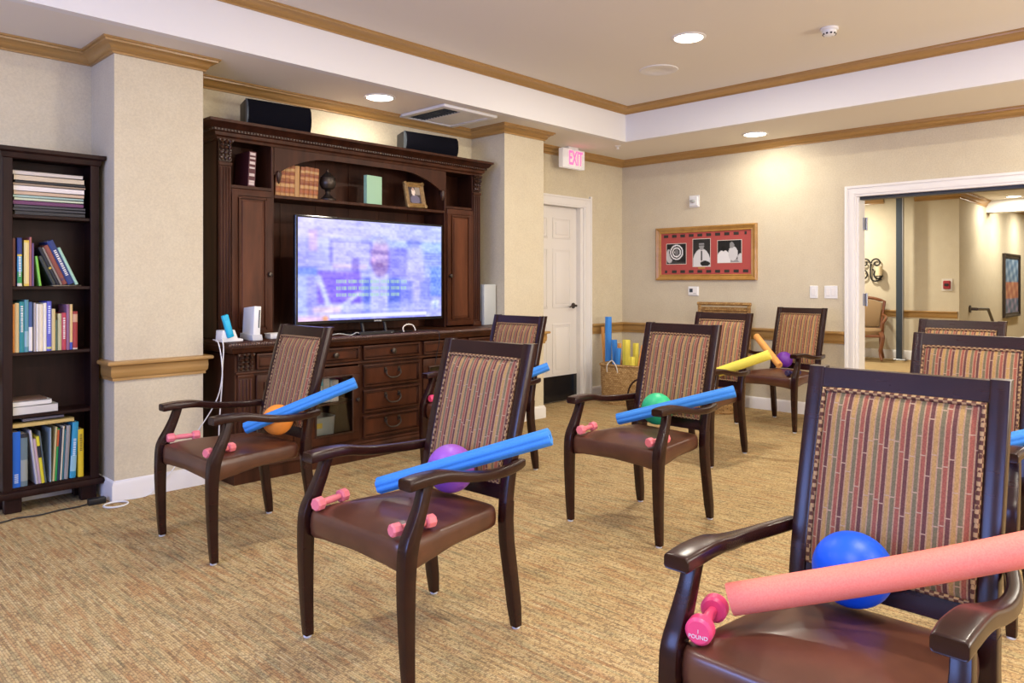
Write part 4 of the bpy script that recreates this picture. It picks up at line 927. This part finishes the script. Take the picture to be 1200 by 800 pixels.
tag(finish(tube(BM(), smooth_path([(3.42, 4.38, .88), (3.42, 4.39, .91), (3.46, 4.40, .932), (3.52, 4.40, .925), (3.53, 4.38, .885)]), .0045, 8), 'sensor_cable', M['paper']), 'pale looped cable under the right part of the television', 'cable')
tag(finish(tube(BM(), smooth_path([(2.75, 4.375, .88), (2.85, 4.37, .895), (2.95, 4.375, .880), (3.0, 4.37, .897), (3.05, 4.372, .88), (3.15, 4.37, .895), (3.25, 4.375, .88)]), .003, 6), 'grey_cable', M['grey']), 'thin grey cable lying tangled under the television', 'cable')
tag(finish(tube(BM(), smooth_path([(3.60, 4.45, .880), (3.68, 4.37, .880), (3.70, 4.315, .872), (3.705, 4.312, .80), (3.70, 4.335, .70), (3.695, 4.348, .62)]), .003, 6), 'black_cable', M['black']), 'thin black cable hanging over the cabinet front edge', 'cable')
tt = thing('media_box', 'low black media box under the television', 'media box', (3.02, 4.36, KZ)); box('casing', -.0, .30, -.0, .02, .0005, .022, M['black'], tt, bev=.003); box('indicator', .27, .28, -.001, 0, .008, .012, M['grey'], tt)
# game console and remote in its charging dock
gx, gy = 2.30, 4.495
t = thing('game_console', 'upright white game console in a grey stand on the cabinet', 'game console', (gx, gy, KZ+.001)); t.rotation_euler = (0, 0, .0)
pr = [(-.035, .033), (.115, .027), (.115, .205), (-.03, .218)]
bm = prism(BM(), [(y_, z_) for y_, z_ in pr], -.024, .024, 'X'); bmesh.ops.transform(bm, matrix=Matrix.Rotation(.06, 4, 'Y'), verts=bm.verts); finish(bm, 'console_body', M['plastic'], t, bev=.004)
bm = bx(BM(), .008, .014, -.0375, -.034, .08, .195); bmesh.ops.transform(bm, matrix=Matrix.Rotation(.06, 4, 'Y'), verts=bm.verts); finish(bm, 'disc_slot', M['slate'], t)
finish(prism(BM(), [(-.055, 0), (.125, 0), (.12, .042), (-.045, .036)], -.034, .034, 'X'), 'console_stand', cmat((.5, .5, .53)), t, bev=.003)
t = thing('remote_dock', 'white charging dock at the left corner of the cabinet', 'dock', (2.125, 4.50, KZ+.001))
finish(prism(BM(), [(-.055, 0), (.085, 0), (.085, .015), (.05, .022), (.03, .075), (-.05, .072)], -.045, .045, 'Y'), 'dock_body', M['plastic'], t, bev=.004)
t = thing('remote_control', 'slim remote in a cyan sleeve leaning in the white dock', 'remote control', (2.125, 4.45, KZ+.03))
R = Matrix.Rotation(-.28, 4, 'Y'); bm = bx(BM(), -.021, .021, -.012, .012, 0, .145); bmesh.ops.transform(bm, matrix=R, verts=bm.verts); finish(bm, 'sleeve', M['cyan'], t, bev=.006, segs=2)
bm = bx(BM(), -.012, .012, -.0135, -.011, .02, .11); bmesh.ops.transform(bm, matrix=R, verts=bm.verts); finish(bm, 'button_panel', cmat((.03, .5, .78)), t, bev=.001)
t = thing('white_controller', 'white controller with black end lying beside the game console', 'controller', (2.46, 4.40, KZ)); box('controller_body', 0, .14, -.018, .018, .001, .028, M['plastic'], t, bev=.006, segs=2); box('controller_tip', -.035, .0, -.013, .013, .001, .020, M['black'], t, bev=.005)
t = thing('white_box', 'flat white box lying behind the controller', 'box', (2.42, 4.50, KZ)); box('carton', 0, .15, 0, .08, .001, .035, M['plastic'], t, bev=.003); box('carton_lid', -.002, .152, -.002, .082, .028, .037, M['white'], t, bev=.002)
t = thing('air_purifier', 'upright silver grey box with a side grip right of the hutch', 'appliance', (4.555, 4.62, KZ))
box('casing', -.075, .072, 0, .20, .001, .355, M['grey'], t, bev=.008, segs=2); box('seam', -.076, .073, .03, .034, .004, .352, M['steel'], t)
finish(tube(BM(), [(.076, .10, .05), (.08, .10, .06), (.08, .10, .30), (.076, .10, .31)], .006, 8), 'side_grip', M['paper'], t)

# ================================================================ WICKER AND THE FOAM STORE
def wick_box(name, label, cx, cy, rz, wx, wy, hh, m, thick=.012, n=26):
    t = thing(name, label, 'basket', (cx, cy, 0), rz)
    o = rrect(wx, wy, .25, 4); rs = []
    for i in range(n+1):
        z_ = hh*i/n; k = .95+.05*i/n+.004*math.sin(i*PI); b_ = 1+(.006 if i % 2 else -.004); rs.append([(x*k*b_, y_*k*b_, z_) for x, y_ in o])
    for i in range(4): k = .93; rs.append([(x*k, y_*k, hh-.01-(hh-.04)*i/3) for x, y_ in o])
    finish(rings(BM(), rs), 'woven_body', m, t, smooth=60)
    rim = [(x*1.0, y_*1.0, hh) for x, y_ in o]; finish(tube(BM(), rim, .013, 8, loop=True), 'rim', m, t); return t
bk = wick_box('wicker_basket', 'rectangular seagrass basket full of foam noodles beside the door', 6.40, 4.45, math.radians(8), .42, .52, .40, M['wick'])
finish(tube(BM(), smooth_path([(-.205, .02, .33), (-.225, .03, .40), (-.22, .08, .45), (-.225, .13, .40), (-.205, .14, .33)]), .006, 6), 'rope_handle', M['paper'], bk)
def flute(k=6, depth=.16, n=48): return [((1-depth*abs(math.cos(k*PI*i/n))**6)*math.cos(2*PI*i/n), (1-depth*abs(math.cos(k*PI*i/n))**6)*math.sin(2*PI*i/n)) for i in range(n)]
FL = flute()
def noodle(a, b, r, m, label, parent=None, fl=True, bend=0, name='foam_noodle', group=None):
    """foam tube with a hole down its middle from a to b; object origin at a"""
    a, b = Vector(a), Vector(b); n = 12; up = Vector((0, 0, 1)); pts = [(b-a)*(i/n)+up*bend*math.sin(PI*i/n) for i in range(n+1)]
    sec = FL if fl else [(math.cos(2*PI*i/32), math.sin(2*PI*i/32)) for i in range(32)]
    N_ = len(sec); rs = []
    t_ = (b-a).normalized(); s = (t_.cross(up) if abs(t_.z) < .97 else Vector((0, 1, 0)).cross(t_)).normalized(); u2 = s.cross(t_)
    def ring(p, rad, sc_): return [p+s*x*rad*sc_+u2*y_*rad*sc_ for x, y_ in sc2]
    sc2 = [(math.cos(2*PI*i/N_)*.28, math.sin(2*PI*i/N_)*.28) for i in range(N_)]
    inner0 = ring(pts[0]+t_*.05, r, 1); in0 = ring(pts[0], r, 1)
    outer = [[p+s*x*r+u2*y_*r for x, y_ in sec] for p in pts]; in1 = ring(pts[-1], r, 1); inner1 = ring(pts[-1]-t_*.05, r, 1)
    e0 = [(pts[0]+t_*.0)+s*x*r*.94+u2*y_*r*.94 for x, y_ in sec]; outer[0] = [p+t_*.003 for p in outer[0]]
    rs = [inner0, in0, e0]+outer+[[pts[-1]+s*x*r*.94+u2*y_*r*.94 for x, y_ in sec], in1, inner1]; outer[-1][:] = [p-t_*.003 for p in outer[-1]]
    o = finish(rings(BM(), rs), name, m, loc=a, smooth=50)
    return tag(o, label, 'foam noodle', group)
NG = 'foam noodles standing in the basket'
def stand(px, py, x, y2, zlo, r, m, label, lean=(0, 0)):
    tp = at_x(px, py, x); noodle((x+lean[0], tp.y+lean[1], .042), tp, r, m, label, group=NG)
stand(713, 371, 6.50, 0, 0, .036, M['blue'], 'tallest blue foam noodle standing in the basket', (-.03, -.02))
stand(720, 398, 6.42, 0, 0, .030, M['blue'], 'medium blue foam noodle right of the tallest one', (0, -.02))
stand(725, 408, 6.34, 0, 0, .028, M['blue'], 'short blue foam noodle at the basket front', (.0, .04))
stand(706, 383, 6.56, 0, 0, .018, M['orange'], 'thin orange foam noodle at the left edge of the basket', (-.06, -.10))
stand(726, 402, 6.52, 0, 0, .022, M['orange'], 'orange foam noodle behind the blue and yellow ones', (0, .0))
stand(734, 398, 6.40, 0, 0, .042, M['yellow'], 'thickest yellow foam noodle standing in the basket', (0, .0))
stand(745, 402, 6.50, 0, 0, .032, M['yellow'], 'thinner yellow foam noodle behind the thick one', (0, .0))
stand(755, 405, 6.34, 0, 0, .030, M['orange'], 'orange foam noodle tilting right in the basket', (0, .13))
stand(756, 414, 6.46, 0, 0, .030, M['yellow'], 'yellow foam noodle tilting at the right of the basket', (.0, .02))
stand(741, 418, 6.27, 0, 0, .028, M['yellow'], 'short yellow foam noodle low at the basket front', (.0, .0))
tk = thing('wicker_handbasket', 'small dark wicker basket with hooped handle on the floor', 'basket', (5.98, 4.02, 0))
o = rrect(.26, .30, .5, 4); rs = [[(x*k, y_*k, z_) for x, y_ in o] for z_, k in ((0, .82), (.03, .88), (.06, .92), (.09, .95), (.12, .99), (.14, 1.0), (.14, .93), (.03, .8))]
finish(rings(BM(), rs), 'woven_body', M['wickd'], tk, smooth=60); finish(tube(BM(), [(x*1.0, y_*1.0, .14) for x, y_ in o], .011, 8, loop=True), 'rim', M['wickd'], tk)
finish(tube(BM(), [(0, .15*math.cos(a*PI/14), .13+.19*math.sin(a*PI/14)) for a in range(15)], .009, 8), 'handle', M['wickd'], tk)
tr = wick_box('wicker_hamper', 'honey wicker hamper with its lid open against the wall', 6.63, 3.62, 0, .42, .58, .50, M['wickr'])
bm = BM(); bx(bm, -.006, .01, -.25, .25, .52, 1.0)
bmesh.ops.transform(bm, matrix=Matrix.Translation((.235, 0, 0)), verts=bm.verts); ld = finish(bm, 'lid', M['wickr'], tr)
bm = BM()
for a, b in (((-.27, .50), (-.27, 1.03)), ((.27, .50), (.27, 1.03)), ((-.29, 1.03), (.29, 1.03)), ((-.27, .97), (.27, .97))): tube(bm, [(.225, a[0], a[1]), (.225, b[0], b[1])], .018 if a[1] != .97 else .01, 8)
finish(bm, 'lid_frame', M['wickr'], ld)

# ================================================================ ARMCHAIRS
def ystile(z_):   # centre line of the rear leg / back stile, chair-local y at height z
    P = [(0, .285), (.2, .258), (.36, .236), (.46, .238), (.60, .262), (.80, .312), (1.018, .372)]
    for (z0, y0), (z1, y1) in zip(P, P[1:]):
        if z_ <= z1:
            i = P.index((z0, y0)); q = (z_-z0)/(z1-z0)
            m0 = (y1-P[max(i-1, 0)][1])/(z1-P[max(i-1, 0)][0]); nx_ = P[min(i+2, len(P)-1)]; m1 = (nx_[1]-y0)/(nx_[0]-z0); hh = z1-z0
            return (2*q**3-3*q*q+1)*y0+(q**3-2*q*q+q)*hh*m0+(-2*q**3+3*q*q)*y1+(q**3-q*q)*hh*m1
    return P[-1][1]
def vloft(secs, r=.28):  # (x, y, z, wx, wy)
    return rings(BM(), [[(x+a, y_+b, z_) for a, b in rrect(wx, wy, r, 2)] for x, y_, z_, wx, wy in secs])
def resample(secs, n=5):
    pts = smooth_path([Vector((0, 0, 0))]*0+[Vector(s[:3]) for s in secs], n); out = []
    for i, p_ in enumerate(pts):
        k = i/n; a = min(int(k), len(secs)-2); q = k-a; w_ = secs[a][3]*(1-q)+secs[a+1][3]*q; h_ = secs[a][4]*(1-q)+secs[a+1][4]*q
        out.append((p_.x, p_.y, p_.z, w_, h_))
    return out
def make_chair():
    t = thing('armchair', '', 'armchair')
    fm = M['frame']
    # seat: leather cushion, domed on top, lower corners dropping at the front
    def outline(n=64):
        o = []
        for i in range(n):
            a = 2*PI*i/n; c, s = math.cos(a), math.sin(a); e = .16
            u = math.copysign(abs(c)**e, c); v = math.copysign(abs(s)**e, s)
            y_ = -.03+.245*v; w_ = .268-.062*(v+1)/2; o.append((u*w_, y_, u, v))
        return o
    o = outline(); rs = []
    def zb(u, v):
        if abs(v) > .93 and v < 0: return .352+.022*(1-abs(u)**3)
        return .350+.034*math.sin(min(1, (v+1)/1.6)*PI*.62)
    lv = [('in', .80), (0, 0), (.012, .10), (.004, .35), (.002, .7)]
    rs.append([(x*.86, (y_+.03)*.86-.03, .385) for x, y_, u, v in o])
    rs.append([(x*.97, (y_+.03)*.97-.03, zb(u, v)) for x, y_, u, v in o])
    for k, f in ((1.0, .12), (1.008, .4), (1.005, .7), (.995, .9)): rs.append([(x*k, (y_+.03)*k-.03, zb(u, v)+(.448-zb(u, v))*f) for x, y_, u, v in o])
    for k in (.975, .94, .88, .78, .64, .48, .32, .16, .03): rs.append([(x*k, (y_+.03)*k-.03, .449+.041*(1-k**2.1)+(.004 if v < 0 else 0)*(1-k)) for x, y_, u, v in o])
    finish(rings(BM(), rs), 'seat', M['leather'], t, smooth=70)
    for s in (-1, 1):   # front legs running up into the arm supports
        secs = [(s*.275, -.260, .008, .030, .030), (s*.275, -.266, .12, .036, .037), (s*.275, -.270, .28, .042, .044), (s*.275, -.268, .38, .044, .048), (s*.275, -.261, .44, .044, .052), (s*.274, -.249, .475, .042, .052), (s*.273, -.227, .52, .039, .044), (s*.271, -.205, .57, .036, .038), (s*.268, -.188, .622, .035, .036)]
        lg = finish(vloft(resample(secs, 4), .09), 'leg', fm, t, smooth=40)
        finish(lathe(BM(), [(0, 0), (.014, 0), (.015, .004), (.012, .010), (0, .010)], 16, (s*.274, -.262, 0)), 'glide', M['glide'], lg)
        secs = [(s*.222, .283, .008, .030, .032)]+[(s*(.222-.006*min(1, z_/.3)), ystile(z_), z_, .040, .036+.008*min(1, z_/.3)) for z_ in (.08, .16, .24, .32, .40, .465)]
        lg = finish(vloft(secs, .09), 'leg', fm, t, smooth=40)
        finish(lathe(BM(), [(0, 0), (.014, 0), (.015, .004), (.012, .010), (0, .010)], 16, (s*.222, .283, 0)), 'glide', M['glide'], lg)
        # armrest paddle
        A = [(s*.266, -.268, .631, .058, .026), (s*.266, -.262, .631, .062, .036), (s*.266, -.20, .635, .066, .036), (s*.270, -.11, .632, .062, .035), (s*.280, -.02, .614, .048, .034), (s*.286, .06, .603, .036, .033), (s*.280, .15, .597, .032, .034), (s*.264, .23, .597, .030, .034), (s*.252, .275, .599, .029, .033), (s*.248, .292, .600, .024, .026)]
        pts = resample(A, 4); rs = [[(x+a, y_, z_+b) for a, b in rrect(wx, hz, .26, 3)] for x, y_, z_, wx, hz in pts]
        finish(rings(BM(), rs), 'armrest', fm, t, smooth=40)
    # back frame: two stiles, top rail, bottom rail
    bm = BM()
    for s in (-1, 1):
        secs = [(s*(.2135), ystile(z_), z_, .043, .040) for z_ in [.465+.05*i for i in range(12)]+[1.018]]
        me = bpy.data.meshes.new('tmp'); b2 = vloft(secs, .15); b2.to_mesh(me); b2.free(); bm.from_mesh(me); bpy.data.meshes.remove(me)
    for z0, z1, dd in ((.966, 1.015, .032), (.470, .522, .026)):
        rs = [[(x, ystile(z0+(z1-z0)*i/3)+s*dd/2, z0+(z1-z0)*i/3) for i, s in ((0, -1), (1, -1), (2, -1), (3, -1), (3, 1), (2, 1), (1, 1), (0, 1))] for x in (-.196, .196)]
        rings(bm, rs)
    finish(bm, 'back_frame', fm, t, smooth=30)
    # upholstered panel, bulging forward
    nx_, nz_ = 16, 22; x0, x1, z0, z1 = -.190, .190, .524, .964; bm = BM(); fr = []; bk_ = []
    for j in range(nz_+1):
        a, b = [], []
        for i in range(nx_+1):
            x = x0+(x1-x0)*i/nx_; z_ = z0+(z1-z0)*j/nz_; ex = min(i, nx_-i)/nx_*2; ez = min(j, nz_-j)/nz_*2
            bulge = .026*min(1, ex*3.2)**.5*min(1, ez*3.6)**.5
            a.append(bm.verts.new((x, ystile(z_)-.012-bulge, z_))); b.append(bm.verts.new((x, ystile(z_)+.012, z_)))
        fr.append(a); bk_.append(b)
    for j in range(nz_):
        for i in range(nx_):
            bm.faces.new((fr[j][i], fr[j][i+1], fr[j+1][i+1], fr[j+1][i])); bm.faces.new((bk_[j][i], bk_[j+1][i], bk_[j+1][i+1], bk_[j][i+1]))
    for i in range(nx_): bm.faces.new((fr[0][i], bk_[0][i], bk_[0][i+1], fr[0][i+1])); bm.faces.new((fr[nz_][i], fr[nz_][i+1], bk_[nz_][i+1], bk_[nz_][i]))
    for j in range(nz_): bm.faces.new((fr[j][0], fr[j+1][0], bk_[j+1][0], bk_[j][0])); bm.faces.new((fr[j][nx_], bk_[j][nx_], bk_[j+1][nx_], fr[j+1][nx_]))
    up = finish(bm, 'backrest', M['stripe'], t, smooth=60)
    pts = [(x0+.004, z0+.004+(z1-z0-.008)*i/10) for i in range(10)]+[(x0+.004+(x1-x0-.008)*i/8, z1-.004) for i in range(8)]+[(x1-.004, z1-.004-(z1-z0-.008)*i/10) for i in range(10)]+[(x1-.004-(x1-x0-.008)*i/8, z0+.004) for i in range(8)]
    finish(tube(BM(), [(x, ystile(z_)-.020, z_) for x, z_ in pts], .0062, 8, loop=True), 'piping', M['piping'], up, smooth=60)
    return t
CHAIRS = {'C1': (1.717, 3.501, -89, 'armchair beside the cabinet holding an orange ball and blue noodle'), 'C2': (1.66, 2.059, -88.7, 'armchair in front centre holding a purple ball and blue noodle'),
 'C3': (3.272, 2.182, -91.7, 'armchair in the middle holding a green ball and blue noodle'), 'C4': (1.685, .594, -91, 'nearest armchair at right with blue ball and coral noodle'),
 'C5': (3.399, 3.525, -89.4, 'armchair in front of the white door, partly hidden behind another'), 'C6': (4.821, 2.756, -92.8, 'armchair before the wicker hamper with a yellow noodle on it'),
 'C7': (6.348, 2.807, -95.8, 'armchair against the right wall holding a small purple ball'), 'C8': (3.36, .80, -92, 'armchair directly behind the nearest right one'), 'C9': (4.77, 1.17, -94, 'farthest armchair on the right, in front of the wide doorway')}
first = make_chair(); first['group'] = 'striped upholstered armchairs set out in rows'; TR = {}
for i, (k, (x, y_, r_, lb)) in enumerate(CHAIRS.items()):
    c = first if i == 0 else dup(first)
    c.location = (x, y_, 0); c.rotation_euler = (0, 0, math.radians(r_)); c['label'] = 'dark wood striped '+lb
    TR[k] = Matrix.Translation((x, y_, 0)) @ Matrix.Rotation(math.radians(r_), 4, 'Z')
def W(k, p): return TR[k] @ Vector(p)
# ---------------- balls
def ball(k, p, r, m, label, sq=1):
    bm = BM(); bmesh.ops.create_uvsphere(bm, u_segments=40, v_segments=24, radius=r)
    for v in bm.verts: v.co.z *= sq
    tag(finish(bm, 'exercise_ball', m, loc=W(k, p), smooth=80), label, 'ball')
ball('C1', (.120, .138, .566), .075, M['bo'], 'orange exercise ball on the leather seat near the cabinet')
ball('C2', (.046, .126, .574), .086, M['bp'], 'large purple exercise ball on the front centre armchair')
ball('C3', (-.003, .128, .572), .084, M['bg'], 'green exercise ball on the middle armchair')
ball('C4', (-.035, .124, .574), .089, M['bb'], 'blue exercise ball on the nearest armchair', .96)
ball('C7', (-.045, .14, .555), .072, M['bv'], 'small dark purple ball on the armchair against the wall')
# ---------------- noodles across the chairs
def cn(k, a, b, r, m, label, fl=True, bend=0): return noodle(W(k, (a[0], a[1], a[2]+.004)), W(k, (b[0], b[1], b[2]+.010)), min(r, .0295) if m is M['blue'] else r, m, label, fl=fl, bend=bend, group='foam noodles laid across the armchairs')
cn('C1', (.105, -.027, .540), (.42, .39, .742), .028, M['blue'], 'blue foam noodle across the armchair beside the cabinet')
cn('C2', (-.075, -.105, .531), (.45, .201, .724), .032, M['blue'], 'blue foam noodle lying over the purple ball armchair')
cn('C3', (-.088, -.107, .531), (.43, .165, .697), .032, M['blue'], 'blue foam noodle lying over the green ball armchair')
cn('C4', (-.205, -.145, .529), (.70, .40, .845), .035, M['coral'], 'thick smooth coral foam noodle across the nearest armchair', False, -.016)
cn('C5', (.05, .00, .536), (.335, .28, .686), .028, M['blue'], 'blue foam noodle poking out before the white door')
cn('C6', (-.05, -.02, .518), (.47, .180, .735), .034, M['yellow'], 'yellow foam noodle resting on the arm before the wicker hamper', False)
cn('C7', (.007, -.03, .515), (-.33, .15, .740), .030, M['orange'], 'short orange foam noodle beside the small purple ball', False)
cn('C8', (-.10, -.08, .518), (.42, .20, .702), .030, M['blue'], 'blue foam noodle at the right edge behind the nearest armchair')
# ---------------- dumbbells
def dumbbell(k, a, b, m, label, r=.024, z_=.476):
    z_ += .011
    A, B = W(k, (*a, z_)), W(k, (*b, z_)); c = (A+B)/2; d_ = (B-A); ln = d_.length
    t = thing('dumbbell', label, 'dumbbell', c, math.atan2(d_.y, d_.x), 'small dumbbells on the armchair seats')
    finish(lathe(BM(), [(0, -ln/2), (.011, -ln/2), (.011, -.03), (.0125, -.02), (.0125, .02), (.011, .03), (.011, ln/2), (0, ln/2)], 16, axis='X'), 'handle', m, t)
    for s in (-1, 1):
        pr = [(0, -.018), (r*.8, -.018), (r, -.012), (r, .012), (r*.8, .018), (0, .018)]
        finish(lathe(BM(), [(q, s*ln/2+w_*s) for q, w_ in pr], 8 if r < .028 else 24, axis='X'), 'weight_head', m, t, smooth=30)
    return t
dumbbell('C1', (-.236, -.235), (-.215, -.12), M['pinkl'], 'pale pink dumbbell at the left post of the armchair near the cabinet', .022, .472)
dumbbell('C1', (.225, -.262), (.19, -.14), M['pinkl'], 'pale pink dumbbell at the right post of the armchair near the cabinet', .022, .474)
dumbbell('C2', (-.205, -.262), (-.232, -.145), M['pinkl'], 'pale pink dumbbell at the left post of the front centre armchair', .024, .470)
dumbbell('C2', (.215, -.262), (.228, -.135), M['pinkl'], 'pale pink dumbbell at the right post of the front centre armchair', .022, .474)
dumbbell('C3', (-.205, -.258), (-.225, -.14), M['pinkl'], 'pale pink dumbbell at the left post of the green ball armchair', .024, .474)
dumbbell('C3', (.222, -.258), (.225, -.135), M['pinkl'], 'pale pink dumbbell at the right post of the green ball armchair', .023, .474)
db = dumbbell('C4', (-.222, -.240), (-.254, -.122), M['pink'], 'hot pink dumbbell beside the left post of the nearest armchair', .030, .481)
text('1\nPOUND', .012, M['plastic'], db, (-(math.hypot(.032, .118)/2+.0186), 0, -.004), (PI/2, 0, -PI/2), name='weight_lettering', ext=.0004)
dumbbell('C5', (-.225, -.24), (-.215, -.12), M['pink'], 'pink dumbbell on the armchair between cabinet and purple ball armchair', .024, .474)
dumbbell('C7', (.20, -.235), (.225, -.12), M['dbell'], 'dark navy dumbbell on the armchair against the wall', .026, .476)
dumbbell('C8', (.20, -.20), (.222, -.08), M['pink'], 'pink dumbbell at the far right edge behind the nearest armchair', .024, .476)
